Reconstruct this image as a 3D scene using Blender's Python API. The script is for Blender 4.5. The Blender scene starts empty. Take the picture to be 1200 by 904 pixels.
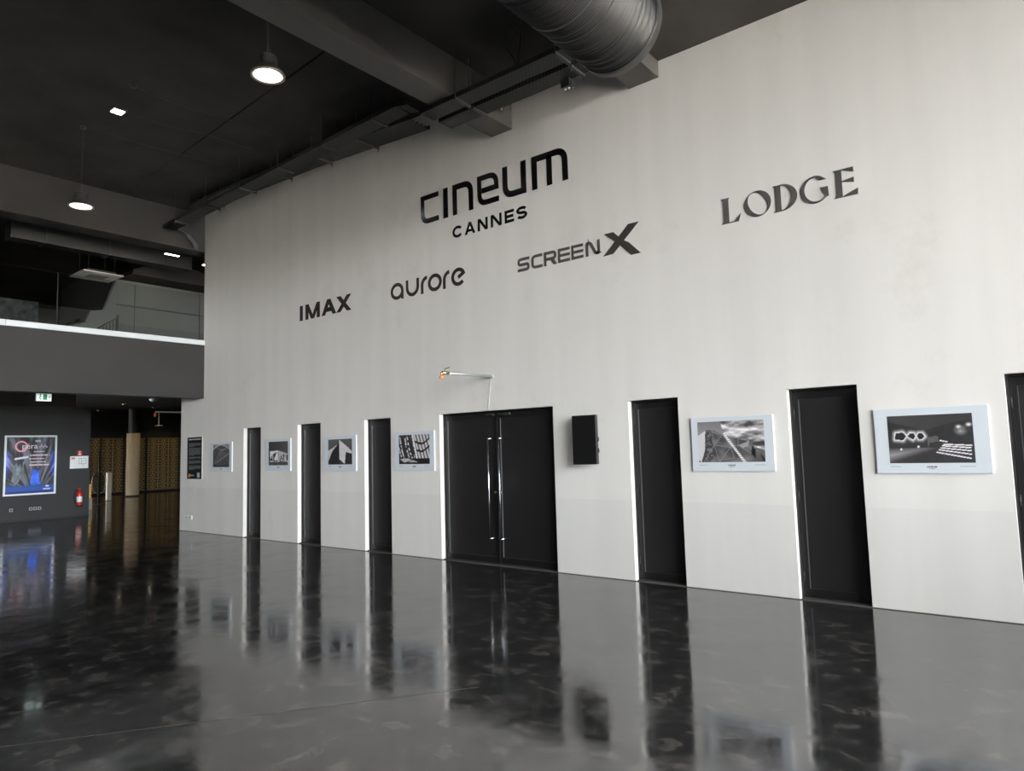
import bpy, bmesh, math, random
import numpy as np
from mathutils import Vector, Matrix

random.seed(7)
scene = bpy.context.scene
col = scene.collection

# ------------------------------------------------------------------ camera
F_PX, PITCH, ROLL, YAW = 801.48, 0.0893158, -0.0282015, 0.6708617
cam_data = bpy.data.cameras.new('camera')
cam_data.sensor_fit = 'HORIZONTAL'
cam_data.sensor_width = 36.0
cam_data.lens = 36.0 * F_PX / 1200.0
cam_data.clip_start = 0.05
cam_data.clip_end = 500
camera = bpy.data.objects.new('camera', cam_data)
col.objects.link(camera)
_fw = Vector((-math.sin(YAW) * math.cos(PITCH), math.cos(YAW) * math.cos(PITCH), math.sin(PITCH)))
_rt = Vector((math.cos(YAW), math.sin(YAW), 0))
_up = _rt.cross(_fw)
_r2 = _rt * math.cos(ROLL) + _up * math.sin(ROLL)
_u2 = _up * math.cos(ROLL) - _rt * math.sin(ROLL)
camera.matrix_world = Matrix(((_r2.x, _u2.x, -_fw.x, 0), (_r2.y, _u2.y, -_fw.y, 0),
                              (_r2.z, _u2.z, -_fw.z, 1.6), (0, 0, 0, 1)))
scene.camera = camera

# ------------------------------------------------------------------ sky, daylight, exposure
world = bpy.data.worlds.new('overcast_sky')
scene.world = world
world.use_nodes = True
bg = world.node_tree.nodes['Background']
bg.inputs['Color'].default_value = (0.95, 0.975, 1.0, 1)
bg.inputs['Strength'].default_value = 38.0
scene.view_settings.view_transform = 'Standard'
scene.view_settings.look = 'None'
scene.view_settings.gamma = 1.0
scene.view_settings.use_curve_mapping = False
scene.view_settings.exposure = 0.0
scene.cycles.use_denoising = True
scene.cycles.max_bounces = 10
scene.cycles.sample_clamp_indirect = 8.0


def portal(name, loc, rot, sx, sy):
    l = bpy.data.lights.new(name, 'AREA')
    l.shape = 'RECTANGLE'
    l.size, l.size_y = sx, sy
    l.cycles.is_portal = True
    o = bpy.data.objects.new(name, l)
    o.location = loc
    o.rotation_euler = rot
    col.objects.link(o)


D = 7.226          # plane of the long white wall (Y)
XR = 6.0           # glazed facade beyond the frame
YB = -13.0         # wall behind the camera
YG = -12.6          # the glazing runs from here to the white wall
portal('facade_portal', (XR + 0.12, (YG + D) / 2, 3.05), (0, math.radians(90), 0), 6.1, D - YG)
# high sun grazing along the facade: lights the paving outside, not the hall
sun_data = bpy.data.lights.new('sun', 'SUN')
sun_data.energy = 860.0
sun_data.color = (1.0, 0.90, 0.76)
sun_data.angle = math.radians(1)
sun = bpy.data.objects.new('sun', sun_data)
sun.rotation_euler = Vector((0.04, 0.55, -0.83)).to_track_quat('-Z', 'Y').to_euler()
col.objects.link(sun)


# ------------------------------------------------------------------ helpers
def lin(c):
    c = np.asarray(c, float)
    return np.where(c <= 0.04045, c / 12.92, ((c + 0.055) / 1.055) ** 2.4)


MATS = {}


def mat(name, color, rough=0.6, metal=0.0, var=0.0, scale=3.0, bump=0.0, bscale=40.0, emit=None, estr=0.0, spec=0.5, coat=0.0, stretch=None):
    if name in MATS:
        return MATS[name]
    m = bpy.data.materials.new(name)
    m.use_nodes = True
    nt = m.node_tree
    b = nt.nodes['Principled BSDF']
    b.inputs['Base Color'].default_value = (*color, 1)
    b.inputs['Roughness'].default_value = rough
    b.inputs['Metallic'].default_value = metal
    b.inputs['Specular IOR Level'].default_value = spec
    b.inputs['Coat Weight'].default_value = coat
    tc = nt.nodes.new('ShaderNodeTexCoord')
    vec = tc.outputs['Object']
    if stretch:
        mp = nt.nodes.new('ShaderNodeMapping')
        mp.inputs['Scale'].default_value = stretch
        nt.links.new(vec, mp.inputs['Vector'])
        vec = mp.outputs['Vector']
    if var:
        n = nt.nodes.new('ShaderNodeTexNoise')
        n.inputs['Scale'].default_value = scale
        n.inputs['Detail'].default_value = 5
        nt.links.new(vec, n.inputs['Vector'])
        r = nt.nodes.new('ShaderNodeValToRGB')
        r.color_ramp.elements[0].position = 0.3
        r.color_ramp.elements[1].position = 0.7
        r.color_ramp.elements[0].color = (*[c * (1 - var) for c in color], 1)
        r.color_ramp.elements[1].color = (*[min(1, c * (1 + var)) for c in color], 1)
        nt.links.new(n.outputs['Fac'], r.inputs['Fac'])
        nt.links.new(r.outputs['Color'], b.inputs['Base Color'])
    if bump:
        n2 = nt.nodes.new('ShaderNodeTexNoise')
        n2.inputs['Scale'].default_value = bscale
        n2.inputs['Detail'].default_value = 3
        nt.links.new(vec, n2.inputs['Vector'])
        bp = nt.nodes.new('ShaderNodeBump')
        bp.inputs['Strength'].default_value = bump
        bp.inputs['Distance'].default_value = 0.01
        nt.links.new(n2.outputs['Fac'], bp.inputs['Height'])
        nt.links.new(bp.outputs['Normal'], b.inputs['Normal'])
    if emit:
        b.inputs['Emission Color'].default_value = (*emit, 1)
        b.inputs['Emission Strength'].default_value = estr
    MATS[name] = m
    return m


class MB:
    """collects boxes, prisms, tubes and lathes into one mesh"""

    def __init__(self):
        self.v, self.f, self.s = [], [], []

    def add(self, verts, faces, smooth=False):
        o = len(self.v)
        self.v += [tuple(q) for q in verts]
        self.f += [tuple(i + o for i in f) for f in faces]
        self.s += [smooth] * len(faces)
        return self

    def box(self, x0, x1, y0, y1, z0, z1):
        v = [(x, y, z) for x in (x0, x1) for y in (y0, y1) for z in (z0, z1)]
        return self.add(v, [(0, 1, 3, 2), (4, 6, 7, 5), (0, 4, 5, 1), (2, 3, 7, 6), (0, 2, 6, 4), (1, 5, 7, 3)])

    def bev(self, x0, x1, y0, y1, z0, z1, b):
        """box with chamfered edges"""
        bm = bmesh.new()
        bmesh.ops.create_cube(bm, size=1)
        bmesh.ops.scale(bm, vec=(x1 - x0, y1 - y0, z1 - z0), verts=bm.verts)
        bmesh.ops.translate(bm, vec=((x0 + x1) / 2, (y0 + y1) / 2, (z0 + z1) / 2), verts=bm.verts)
        bmesh.ops.bevel(bm, geom=bm.edges[:], offset=b, segments=2, affect='EDGES', profile=0.5)
        bm.verts.index_update()
        self.add([tuple(q.co) for q in bm.verts], [[q.index for q in f.verts] for f in bm.faces])
        bm.free()
        return self

    def prism(self, poly, y0, y1):
        """polygon in x,z extruded along y"""
        n = len(poly)
        v = [(a, y0, b) for a, b in poly] + [(a, y1, b) for a, b in poly]
        f = [tuple(range(n)), tuple(range(2 * n - 1, n - 1, -1))]
        f += [(i, i + n, (i + 1) % n + n, (i + 1) % n) for i in range(n)]
        return self.add(v, f)

    def prismx(self, poly, x0, x1):
        """polygon in y,z extruded along x"""
        n = len(poly)
        v = [(x0, a, b) for a, b in poly] + [(x1, a, b) for a, b in poly]
        f = [tuple(range(n)), tuple(range(2 * n - 1, n - 1, -1))]
        f += [(i, i + n, (i + 1) % n + n, (i + 1) % n) for i in range(n)]
        return self.add(v, f)

    def ring(self, outer, inner, y0, y1):
        n = len(outer)
        v = [(a, y0, b) for a, b in outer] + [(a, y0, b) for a, b in inner] + \
            [(a, y1, b) for a, b in outer] + [(a, y1, b) for a, b in inner]
        f = []
        for i in range(n):
            j = (i + 1) % n
            f += [(i, j, n + j, n + i), (i, 2 * n + i, 2 * n + j, j), (n + i, n + j, 3 * n + j, 3 * n + i),
                  (2 * n + i, 3 * n + i, 3 * n + j, 2 * n + j)]
        return self.add(v, f)

    def stroke(self, pts, w, y0, y1, closed=False):
        """flat ribbon of width w with mitred joints along pts in x,z"""
        P = [Vector(q) for q in pts]
        n = len(P)
        L, R = [], []
        for i in range(n):
            a = P[i - 1] if (i > 0 or closed) else None
            c = P[(i + 1) % n] if (i < n - 1 or closed) else None
            d0 = (P[i] - a).normalized() if a is not None else None
            d1 = (c - P[i]).normalized() if c is not None else None
            if d0 is None: d0 = d1
            if d1 is None: d1 = d0
            n0, n1 = Vector((-d0.y, d0.x)), Vector((-d1.y, d1.x))
            m = (n0 + n1)
            m = m.normalized() if m.length > 1e-6 else n0
            k = w / 2 / max(0.35, m.dot(n0))
            L.append(P[i] + m * k)
            R.append(P[i] - m * k)
        v = [(q.x, y0, q.y) for q in L] + [(q.x, y0, q.y) for q in R] + [(q.x, y1, q.y) for q in L] + [(q.x, y1, q.y) for q in R]
        f = []
        for i in range(n if closed else n - 1):
            j = (i + 1) % n
            f += [(i, n + i, n + j, j), (2 * n + i, 2 * n + j, 3 * n + j, 3 * n + i), (i, j, 2 * n + j, 2 * n + i),
                  (n + i, 3 * n + i, 3 * n + j, n + j)]
        if not closed:
            f += [(0, 2 * n, 3 * n, n), (n - 1, 2 * n - 1, 4 * n - 1, 3 * n - 1)]
        return self.add(v, f)

    def tube(self, path, r, n=8, cap=True):
        P = [Vector(q) for q in path]
        rs = r if isinstance(r, (list, tuple)) else [r] * len(P)
        v, f = [], []
        ref = None
        for i, q in enumerate(P):
            d = (P[min(i + 1, len(P) - 1)] - P[max(i - 1, 0)]).normalized()
            if ref is None:
                ref = d.orthogonal().normalized()
            ref = (ref - d * ref.dot(d))
            ref = ref.normalized() if ref.length > 1e-6 else d.orthogonal().normalized()
            s = d.cross(ref)
            for k in range(n):
                a = 2 * math.pi * k / n
                v.append(q + (ref * math.cos(a) + s * math.sin(a)) * rs[i])
        for i in range(len(P) - 1):
            for k in range(n):
                f.append((i * n + k, i * n + (k + 1) % n, (i + 1) * n + (k + 1) % n, (i + 1) * n + k))
        self.add(v, f, True)
        if cap:
            o = len(self.v) - len(v)
            self.f += [tuple(range(o + n - 1, o - 1, -1)), tuple(range(o + len(v) - n, o + len(v)))]
            self.s += [False, False]
        return self

    def lathe(self, prof, n=24, c=(0, 0, 0)):
        """profile of (r,z) turned about the z axis"""
        v, f = [], []
        for r, z in prof:
            for k in range(n):
                a = 2 * math.pi * k / n
                v.append((c[0] + r * math.cos(a), c[1] + r * math.sin(a), c[2] + z))
        for i in range(len(prof) - 1):
            for k in range(n):
                f.append((i * n + k, i * n + (k + 1) % n, (i + 1) * n + (k + 1) % n, (i + 1) * n + k))
        return self.add(v, f, True)

    def build(self, name, material, parent=None, loc=None, normals=True):
        me = bpy.data.meshes.new(name)
        me.from_pydata(self.v, [], self.f)
        me.polygons.foreach_set('use_smooth', self.s)
        if normals:
            bm = bmesh.new()
            bm.from_mesh(me)
            bmesh.ops.recalc_face_normals(bm, faces=bm.faces[:])
            bm.to_mesh(me)
            bm.free()
        me.materials.append(material)
        me.update()
        o = bpy.data.objects.new(name, me)
        col.objects.link(o)
        if parent:
            o.parent = parent
        if loc:
            o.location = loc
        return o


def tag(o, label=None, cat=None, group=None, kind=None):
    if label: o['label'] = label
    if cat: o['category'] = cat
    if group: o['group'] = group
    if kind: o['kind'] = kind
    return o


def thing(name, label, cat, loc=(0, 0, 0), rotz=0.0, group=None):
    o = bpy.data.objects.new(name, None)
    o.empty_display_size = 0.1
    col.objects.link(o)
    o.location = loc
    o.rotation_euler = (0, 0, rotz)
    return tag(o, label, cat, group)


def struct(name, mb, m, label=None, parent=None):
    o = mb.build(name, m, parent)
    if parent is None:
        tag(o, label, kind='structure')
    return o


def sgroup(name, label, loc=(0, 0, 0)):
    o = bpy.data.objects.new(name, None)
    o.empty_display_size = 0.1
    col.objects.link(o)
    o.location = loc
    return tag(o, label, kind='structure')


def copy_of(o, parent=None, loc=None):
    c = o.copy()
    col.objects.link(c)
    c.parent = parent
    if loc is not None:
        c.location = loc
    return c


_txt_count = [0]


def text_mesh(name, s, size, m, parent, loc, rot=(math.pi / 2, 0, 0), align='CENTER', bold=0.0, depth=0.0003):
    cu = bpy.data.curves.new('t', 'FONT')
    cu.body = s
    cu.size = size
    cu.align_x = align
    cu.offset = bold
    cu.extrude = depth
    cu.resolution_u = 2
    t = bpy.data.objects.new('t', cu)
    col.objects.link(t)
    dg = bpy.context.evaluated_depsgraph_get()
    me = bpy.data.meshes.new_from_object(t.evaluated_get(dg))
    bpy.data.objects.remove(t)
    bpy.data.curves.remove(cu)
    me.materials.clear()
    me.materials.append(m)
    o = bpy.data.objects.new(name, me)
    col.objects.link(o)
    o.parent = parent
    o.location = loc
    o.rotation_euler = rot
    return o


# ------------------------------------------------------------------ materials
def wall_paint():
    m = mat('white_wall_paint', (0.70, 0.69, 0.67), rough=0.5)
    nt = m.node_tree
    b = nt.nodes['Principled BSDF']
    geo = nt.nodes.new('ShaderNodeNewGeometry')
    sep = nt.nodes.new('ShaderNodeSeparateXYZ')
    nt.links.new(geo.outputs['Position'], sep.inputs[0])
    # roller streaks: noise stretched along z
    mp = nt.nodes.new('ShaderNodeMapping')
    mp.inputs['Scale'].default_value = (1.6, 1, 0.12)
    nt.links.new(geo.outputs['Position'], mp.inputs['Vector'])
    n = nt.nodes.new('ShaderNodeTexNoise')
    n.inputs['Scale'].default_value = 1.8
    n.inputs['Detail'].default_value = 4
    nt.links.new(mp.outputs[0], n.inputs['Vector'])
    r = nt.nodes.new('ShaderNodeValToRGB')
    r.color_ramp.elements[0].position = 0.3
    r.color_ramp.elements[1].position = 0.72
    r.color_ramp.elements[0].color = (0.705, 0.660, 0.625, 1)
    r.color_ramp.elements[1].color = (0.765, 0.718, 0.682, 1)
    nt.links.new(n.outputs['Fac'], r.inputs['Fac'])
    # repainted band up to about one metre
    lt = nt.nodes.new('ShaderNodeMath')
    lt.operation = 'LESS_THAN'
    lt.inputs[1].default_value = 0.93
    nt.links.new(sep.outputs['Z'], lt.inputs[0])
    mx = nt.nodes.new('ShaderNodeMix')
    mx.data_type = 'RGBA'
    mx.blend_type = 'MULTIPLY'
    mx.inputs['B'].default_value = (0.945, 0.955, 0.955, 1)
    nt.links.new(lt.outputs[0], mx.inputs['Factor'])
    nt.links.new(r.outputs['Color'], mx.inputs['A'])
    # small smudges
    n2 = nt.nodes.new('ShaderNodeTexNoise')
    n2.inputs['Scale'].default_value = 0.9
    n2.inputs['Detail'].default_value = 6
    n2.inputs['Roughness'].default_value = 0.7
    nt.links.new(geo.outputs['Position'], n2.inputs['Vector'])
    r2 = nt.nodes.new('ShaderNodeValToRGB')
    r2.color_ramp.elements[0].position = 0.25
    r2.color_ramp.elements[1].position = 0.42
    r2.color_ramp.elements[0].color = (0.9, 0.89, 0.87, 1)
    r2.color_ramp.elements[1].color = (1, 1, 1, 1)
    nt.links.new(n2.outputs['Fac'], r2.inputs['Fac'])
    mx2 = nt.nodes.new('ShaderNodeMix')
    mx2.data_type = 'RGBA'
    mx2.blend_type = 'MULTIPLY'
    mx2.inputs['Factor'].default_value = 1
    nt.links.new(mx.outputs['Result'], mx2.inputs['A'])
    nt.links.new(r2.outputs['Color'], mx2.inputs['B'])
    nt.links.new(mx2.outputs['Result'], b.inputs['Base Color'])
    return m


def floor_mat():
    m = mat('polished_black_concrete', (0.022, 0.021, 0.021), rough=0.16)
    nt = m.node_tree
    b = nt.nodes['Principled BSDF']
    b.inputs['IOR'].default_value = 2.4
    geo = nt.nodes.new('ShaderNodeNewGeometry')
    # blotches of worn polish with ragged outlines
    nz = nt.nodes.new('ShaderNodeTexNoise')
    nz.inputs['Scale'].default_value = 2.2
    nz.inputs['Detail'].default_value = 7
    nz.inputs['Roughness'].default_value = 0.62
    nz.inputs['Distortion'].default_value = 0.6
    nt.links.new(geo.outputs['Position'], nz.inputs['Vector'])
    rr = nt.nodes.new('ShaderNodeValToRGB')
    rr.color_ramp.elements[0].position = 0.42
    rr.color_ramp.elements[1].position = 0.7
    rr.color_ramp.elements[0].color = (0.075, 0.075, 0.075, 1)
    rr.color_ramp.elements[1].color = (0.2, 0.2, 0.2, 1)
    nt.links.new(nz.outputs['Fac'], rr.inputs['Fac'])
    nt.links.new(rr.outputs['Color'], b.inputs['Roughness'])
    vo = nt.nodes.new('ShaderNodeTexNoise')
    vo.inputs['Scale'].default_value = 5.0
    vo.inputs['Detail'].default_value = 8
    vo.inputs['Roughness'].default_value = 0.7
    vo.inputs['Distortion'].default_value = 0.35
    nt.links.new(geo.outputs['Position'], vo.inputs['Vector'])
    rc = nt.nodes.new('ShaderNodeValToRGB')
    e = rc.color_ramp.elements
    e[0].position, e[0].color = 0.45, (0.012, 0.0115, 0.0115, 1)
    e[1].position, e[1].color = 0.57, (0.022, 0.020, 0.019, 1)
    x = e.new(0.595); x.color = (0.066, 0.057, 0.051, 1)
    x = e.new(0.66); x.color = (0.030, 0.027, 0.025, 1)
    nt.links.new(vo.outputs['Fac'], rc.inputs['Fac'])
    nt.links.new(rc.outputs['Color'], b.inputs['Base Color'])
    bn = nt.nodes.new('ShaderNodeTexNoise')
    bn.inputs['Scale'].default_value = 1.6
    bn.inputs['Detail'].default_value = 3
    nt.links.new(geo.outputs['Position'], bn.inputs['Vector'])
    bp = nt.nodes.new('ShaderNodeBump')
    bp.inputs['Strength'].default_value = 0.12
    bp.inputs['Distance'].default_value = 0.02
    nt.links.new(bn.outputs['Fac'], bp.inputs['Height'])
    nt.links.new(bp.outputs['Normal'], b.inputs['Normal'])
    return m


def thin_glass(name, tint=(0.92, 0.96, 0.95), refl=1.0):
    m = bpy.data.materials.new(name)
    m.use_nodes = True
    nt = m.node_tree
    nt.nodes.clear()
    out = nt.nodes.new('ShaderNodeOutputMaterial')
    mix = nt.nodes.new('ShaderNodeMixShader')
    tr = nt.nodes.new('ShaderNodeBsdfTransparent')
    tr.inputs['Color'].default_value = (*tint, 1)
    gl = nt.nodes.new('ShaderNodeBsdfGlossy')
    gl.inputs['Roughness'].default_value = 0.02
    fr = nt.nodes.new('ShaderNodeFresnel')
    fr.inputs['IOR'].default_value = 1.5
    nt.links.new(fr.outputs[0], mix.inputs[0])
    nt.links.new(tr.outputs[0], mix.inputs[1])
    nt.links.new(gl.outputs[0], mix.inputs[2])
    nt.links.new(mix.outputs[0], out.inputs['Surface'])
    MATS[name] = m
    return m


def print_mat():
    m = bpy.data.materials.new('printed_paper')
    m.use_nodes = True
    nt = m.node_tree
    b = nt.nodes['Principled BSDF']
    a = nt.nodes.new('ShaderNodeAttribute')
    a.attribute_name = 'ink'
    nt.links.new(a.outputs['Color'], b.inputs['Base Color'])
    b.inputs['Roughness'].default_value = 0.45
    MATS['printed_paper'] = m
    return m


def tray_mat():
    """black galvanised tray with rows of punched slots"""
    m = mat('perforated_tray_steel', (0.03, 0.03, 0.032), rough=0.6, spec=0.25)
    nt = m.node_tree
    b = nt.nodes['Principled BSDF']
    tc = nt.nodes.new('ShaderNodeTexCoord')
    br = nt.nodes.new('ShaderNodeTexBrick')
    br.inputs['Scale'].default_value = 1.0
    br.inputs['Brick Width'].default_value = 0.05
    br.inputs['Row Height'].default_value = 0.035
    br.inputs['Mortar Size'].default_value = 0.010
    br.inputs['Color1'].default_value = (0.002, 0.002, 0.002, 1)
    br.inputs['Color2'].default_value = (0.003, 0.003, 0.003, 1)
    br.inputs['Mortar'].default_value = (0.021, 0.0205, 0.0205, 1)
    nt.links.new(tc.outputs['Object'], br.inputs['Vector'])
    nt.links.new(br.outputs['Color'], b.inputs['Base Color'])
    return m


M_WALL = wall_paint()
M_FLOOR = floor_mat()
M_TRAY = tray_mat()
M_PRINT = print_mat()
M_GLASS = thin_glass('balustrade_glass', (0.87, 0.885, 0.875))
M_FGLASS = thin_glass('facade_glass', (0.95, 0.97, 0.97))
M_ACRYL = thin_glass('clear_acrylic', (0.9, 0.9, 0.9))
M_CEIL = mat('black_ceiling_paint', (0.034, 0.0305, 0.029), rough=0.9, var=0.25, scale=1.2, spec=0.15)
M_BEAM = mat('charcoal_beam_paint', (0.054, 0.050, 0.047), rough=0.75, var=0.2, scale=0.9)
M_FASCIA = mat('dark_grey_wall_paint', (0.026, 0.0238, 0.0238), rough=0.75, var=0.08, scale=1.0, spec=.3)
M_DGREY = mat('dark_grey_partition_paint', (0.028, 0.027, 0.029), rough=0.75, var=0.08, scale=1.0)
M_BLACK = mat('matt_black', (0.012, 0.012, 0.012), rough=0.6)
M_DOOR = mat('black_door_laminate', (0.014, 0.0125, 0.013), rough=0.42, var=0.08, scale=2)
M_DOORF = mat('black_door_frame', (0.010, 0.009, 0.0095), rough=0.38)
M_BEAD = mat('grey_glazing_bead', (0.16, 0.17, 0.18), rough=0.3, metal=0.6)
M_STEEL = mat('brushed_steel', (0.62, 0.63, 0.65), rough=0.24, metal=1.0)
M_ALU = mat('white_aluminium', (0.55, 0.56, 0.57), rough=0.45)
M_WHITE = mat('white_plastic', (0.72, 0.73, 0.74), rough=0.4)
M_BOARD = mat('white_photo_board', (0.62, 0.638, 0.675), rough=0.55)
M_GLOSSBLACK = mat('gloss_black_vinyl', (0.008, 0.0075, 0.008), rough=0.12)
M_BRONZE = mat('dark_bronze_vinyl', (0.060, 0.052, 0.048), rough=0.22, metal=0.35)
M_GREYV = mat('charcoal_vinyl', (0.075, 0.069, 0.066), rough=0.4)
M_DUCT = mat('black_flexible_duct', (0.011, 0.0105, 0.011), rough=0.5, metal=0.0, spec=.35, var=0.45, scale=5, stretch=(1, 9, 1))
M_RED = mat('extinguisher_red', (0.55, 0.03, 0.02), rough=0.3)
M_ORANGE = mat('orange_cap', (0.85, 0.16, 0.03), rough=0.4)
M_BRASS = mat('brass', (0.55, 0.40, 0.18), rough=0.3, metal=1.0)
M_GOLD = mat('gold_lattice', (0.42, 0.30, 0.13), rough=0.5, metal=0.0, var=0.2, scale=5)
M_BEIGE = mat('beige_column_paint', (0.50, 0.40, 0.27), rough=0.6, var=0.08, scale=1.5)
M_GREYUP = mat('grey_stair_wall_paint', (0.16, 0.165, 0.155), rough=0.8, var=0.1, scale=1.0)
M_INK = mat('caption_ink', (0.06, 0.06, 0.08), rough=0.6)
M_GREEN = mat('exit_green', (0.02, 0.22, 0.10), rough=0.5)
M_PAVE = mat('outdoor_paving', (0.45, 0.42, 0.38), rough=0.9, var=0.15, scale=0.7)
M_DUST = mat('dusty_black_steel', (0.028, 0.027, 0.027), rough=0.55, metal=0.2)

# ================================================================== THE SETTING
# floor: slab with a saw-cut joint
struct('floor', MB().box(-36, XR + 0.1, YB, 20.5, -0.1, 0), M_FLOOR, 'glossy black polished concrete floor of the hall')
fl = bpy.data.objects['floor']
jd = Vector((0.648, 0.899, 0)).normalized()
jn = Vector((-jd.y, jd.x, 0))
ja, jb_ = Vector((-4.46, 1.76, 0)) - jd * 7, Vector((-4.46, 1.76, 0)) + jd * 2.2
jm = MB()
jm.add([ja + jn * .004 + Vector((0, 0, .0006)), ja - jn * .004 + Vector((0, 0, .0006)), jb_ - jn * .004 + Vector((0, 0, .0006)), jb_ + jn * .004 + Vector((0, 0, .0006))], [(0, 1, 2, 3)])
jm.build('floor_joint', mat('joint_sealant', (0.06, 0.055, 0.05), rough=0.7), fl)

struct('ground', MB().box(XR + 0.35, 120, -80, 80, -0.2, -0.1), M_PAVE, 'pale paving outside the glazed facade')

# long white wall with door openings
DOORS = [(-12.48, -11.87), (-10.68, -10.00), (-8.83, -8.19), (-7.12, -5.075), (-3.98, -3.345), (-2.145, -1.49), (-0.33, 0.30)]
DH = 2.108
WT = 0.25
w = MB()
xs = -15.03
for a, b in DOORS:
    w.box(xs, a, D, D + WT, 0, DH)
    xs = b
w.box(xs, XR, D, D + WT, 0, DH)
w.box(-15.03, XR, D, D + WT, DH, 3.9)
w.box(-14.08, XR, D, D + WT, 3.9, 6.95)
struct('wall_back', w, M_WALL, 'long white painted wall carrying the cinema lettering and the black doors')
struct('wall_return', MB().box(-15.03, -14.83, D + WT, 20.3, 0, 3.6), M_FASCIA, 'dark return wall behind the end of the white wall')
struct('trim_1', MB().box(-15.03, XR, D - 0.003, D, 0, 0.007), mat('dark_floor_line', (0.09, 0.08, 0.07), rough=0.7), 'thin dark joint line at the foot of the white wall')

# wall behind the camera and glazed facade to the right, both outside the frame
struct('wall_front', MB().box(-36, XR, YB - 0.25, YB, 0, 6.95), M_FASCIA, 'dark grey wall opposite the white wall')
fac = sgroup('window_1', 'glazed facade of the hall with slim dark mullions', (XR, 0, 0))
NPANE = 9
ph = (D - YG) / NPANE
struct('wall_right', MB().box(XR, XR + 0.2, YB, YG - .03, 0, 6.95), M_FASCIA, 'dark grey wall beside the glazed facade')
pane_me = MB().box(-0.006, 0.006, 0.03, ph - 0.03, 1.06, 3.02).build('pane', M_FGLASS, fac, (0.1, YG, 0))
mul_me = MB().box(0, 0.2, -0.03, 0.03, 0, 6.12).build('mullion', M_BLACK, fac, (0, YG, 0))
for i in range(NPANE):
    for j in range(2):
        if j == 0 and i:
            copy_of(pane_me, fac, (0.1, YG + i * ph, 0))
        elif j == 1 and i == 0:
            pane_up = MB().box(-0.006, 0.006, 0.03, ph - 0.03, 3.10, 6.04).build('pane', M_FGLASS, fac, (0.1, YG, 0))
        elif j == 1:
            copy_of(pane_up, fac, (0.1, YG + i * ph, 0))
    copy_of(mul_me, fac, (0, YG + (i + 1) * ph, 0))
MB().box(0.03, 0.17, YG, D, 0, 0.98).build('shading_sill', M_FASCIA, fac)  # unseen sill added to keep light off the foot of the white wall
for z in (0.98, 3.02, 6.04):
    MB().box(0.02, 0.18, YG, D, z, z + 0.08).build('transom', M_BLACK, fac)

# ceilings in steps between the dropped beams
CZ1, CZ2, CZ3 = 6.80, 6.52, 6.12
cl = MB()
# seam between two sheets of the high bay
sy0, sy1 = 5.52, 5.20
c1 = MB()
c1.add([(-14.4, YB, CZ1), (-5.9, YB, CZ1), (-5.9, 5.12, CZ1), (-14.4, 5.60, CZ1),
        (-14.4, YB, CZ1 + .1), (-5.9, YB, CZ1 + .1), (-5.9, 5.12, CZ1 + .1), (-14.4, 5.60, CZ1 + .1)],
       [(0, 1, 2, 3), (4, 7, 6, 5), (0, 4, 5, 1), (1, 5, 6, 2), (2, 6, 7, 3), (3, 7, 4, 0)])
c1.add([(-14.4, 5.63, CZ1), (-5.9, 5.15, CZ1), (-5.9, D, CZ1), (-14.4, D, CZ1),
        (-14.4, 5.63, CZ1 + .1), (-5.9, 5.15, CZ1 + .1), (-5.9, D, CZ1 + .1), (-14.4, D, CZ1 + .1)],
       [(0, 1, 2, 3), (4, 7, 6, 5), (0, 4, 5, 1), (1, 5, 6, 2), (2, 6, 7, 3), (3, 7, 4, 0)])
c1.box(-14.4, -5.9, YB, D, CZ1 + .1, CZ1 + .15)
struct('ceiling', c1, M_CEIL, 'black painted high ceiling left of the deep beam')
struct('ceiling', MB().box(-5.7, -3.7, YB, D, CZ2, CZ2 + .1), M_CEIL, 'black painted ceiling strip between the two beams over the lettering')
struct('ceiling', MB().box(-3.5, XR, YB, D, CZ3, CZ3 + .1), M_CEIL, 'black painted low ceiling right of the ribbed duct')
struct('ceiling_beam', MB().bev(-5.98, -5.60, YB, D, 5.99, 6.95, 0.006), M_BEAM, 'deep dark grey beam meeting the white wall above the largest lettering')
struct('ceiling_beam', MB().bev(-3.78, -3.38, YB, D, 5.915, 6.8, 0.006), M_BEAM, 'dark beam end beside the ribbed duct at the wall top')
struct('ceiling_beam', MB().bev(-14.55, -14.12, YB, D + 2, 5.965, 6.95, 0.006), mat('shaded_beam_paint', (0.024, 0.0225, 0.0225), rough=.8, spec=.3, var=.15, scale=.9), 'dark beam above the glass balustrade of the upper floor')  # beam paint darkened to stand in for weaker daylight here

# balcony of the upper floor: fascia, white coping, slab
XB = -14.05
struct('wall_left', MB().box(XB - 0.3, XB, YB, D, 2.80, 3.93), M_FASCIA, 'dark grey fascia of the upper floor balcony')
bl = MB()
yy = YB
for yj in (-8.2, -4.3, -0.35, 3.70):
    bl.bev(XB - 0.33, XB + 0.02, yy + .002, yj - .002, 3.93, 4.035, 0.006)
    yy = yj
bl.bev(XB - 0.33, XB + 0.02, yy + .002, D, 3.93, 4.035, 0.006)
struct('trim_2', bl, M_ALU, 'white coping along the top of the balcony fascia')
struct('upper_floor_slab', MB().box(-34, XB - 0.3, YB, 20.3, 3.6, 3.95), mat('shaded_black_soffit', (0.006, 0.006, 0.006), rough=.95, spec=.1), 'black underside of the upper floor slab')  # ceiling black taken darker in place of shade under the slab
struct('upper_ceiling', MB().box(-34, -14.5, YB, 20.3, 6.95, 7.05), M_CEIL, 'black ceiling of the upper floor')
struct('wall_upper', MB().box(-27.3, -27, YB, 20.3, 3.95, 6.95), M_CEIL, 'black wall at the depth of the upper floor')
struct('wall_side', MB().box(-36, -14.1, 20.3, 20.5, 0, 7), M_CEIL, 'black side wall of the deep foyer')
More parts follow.
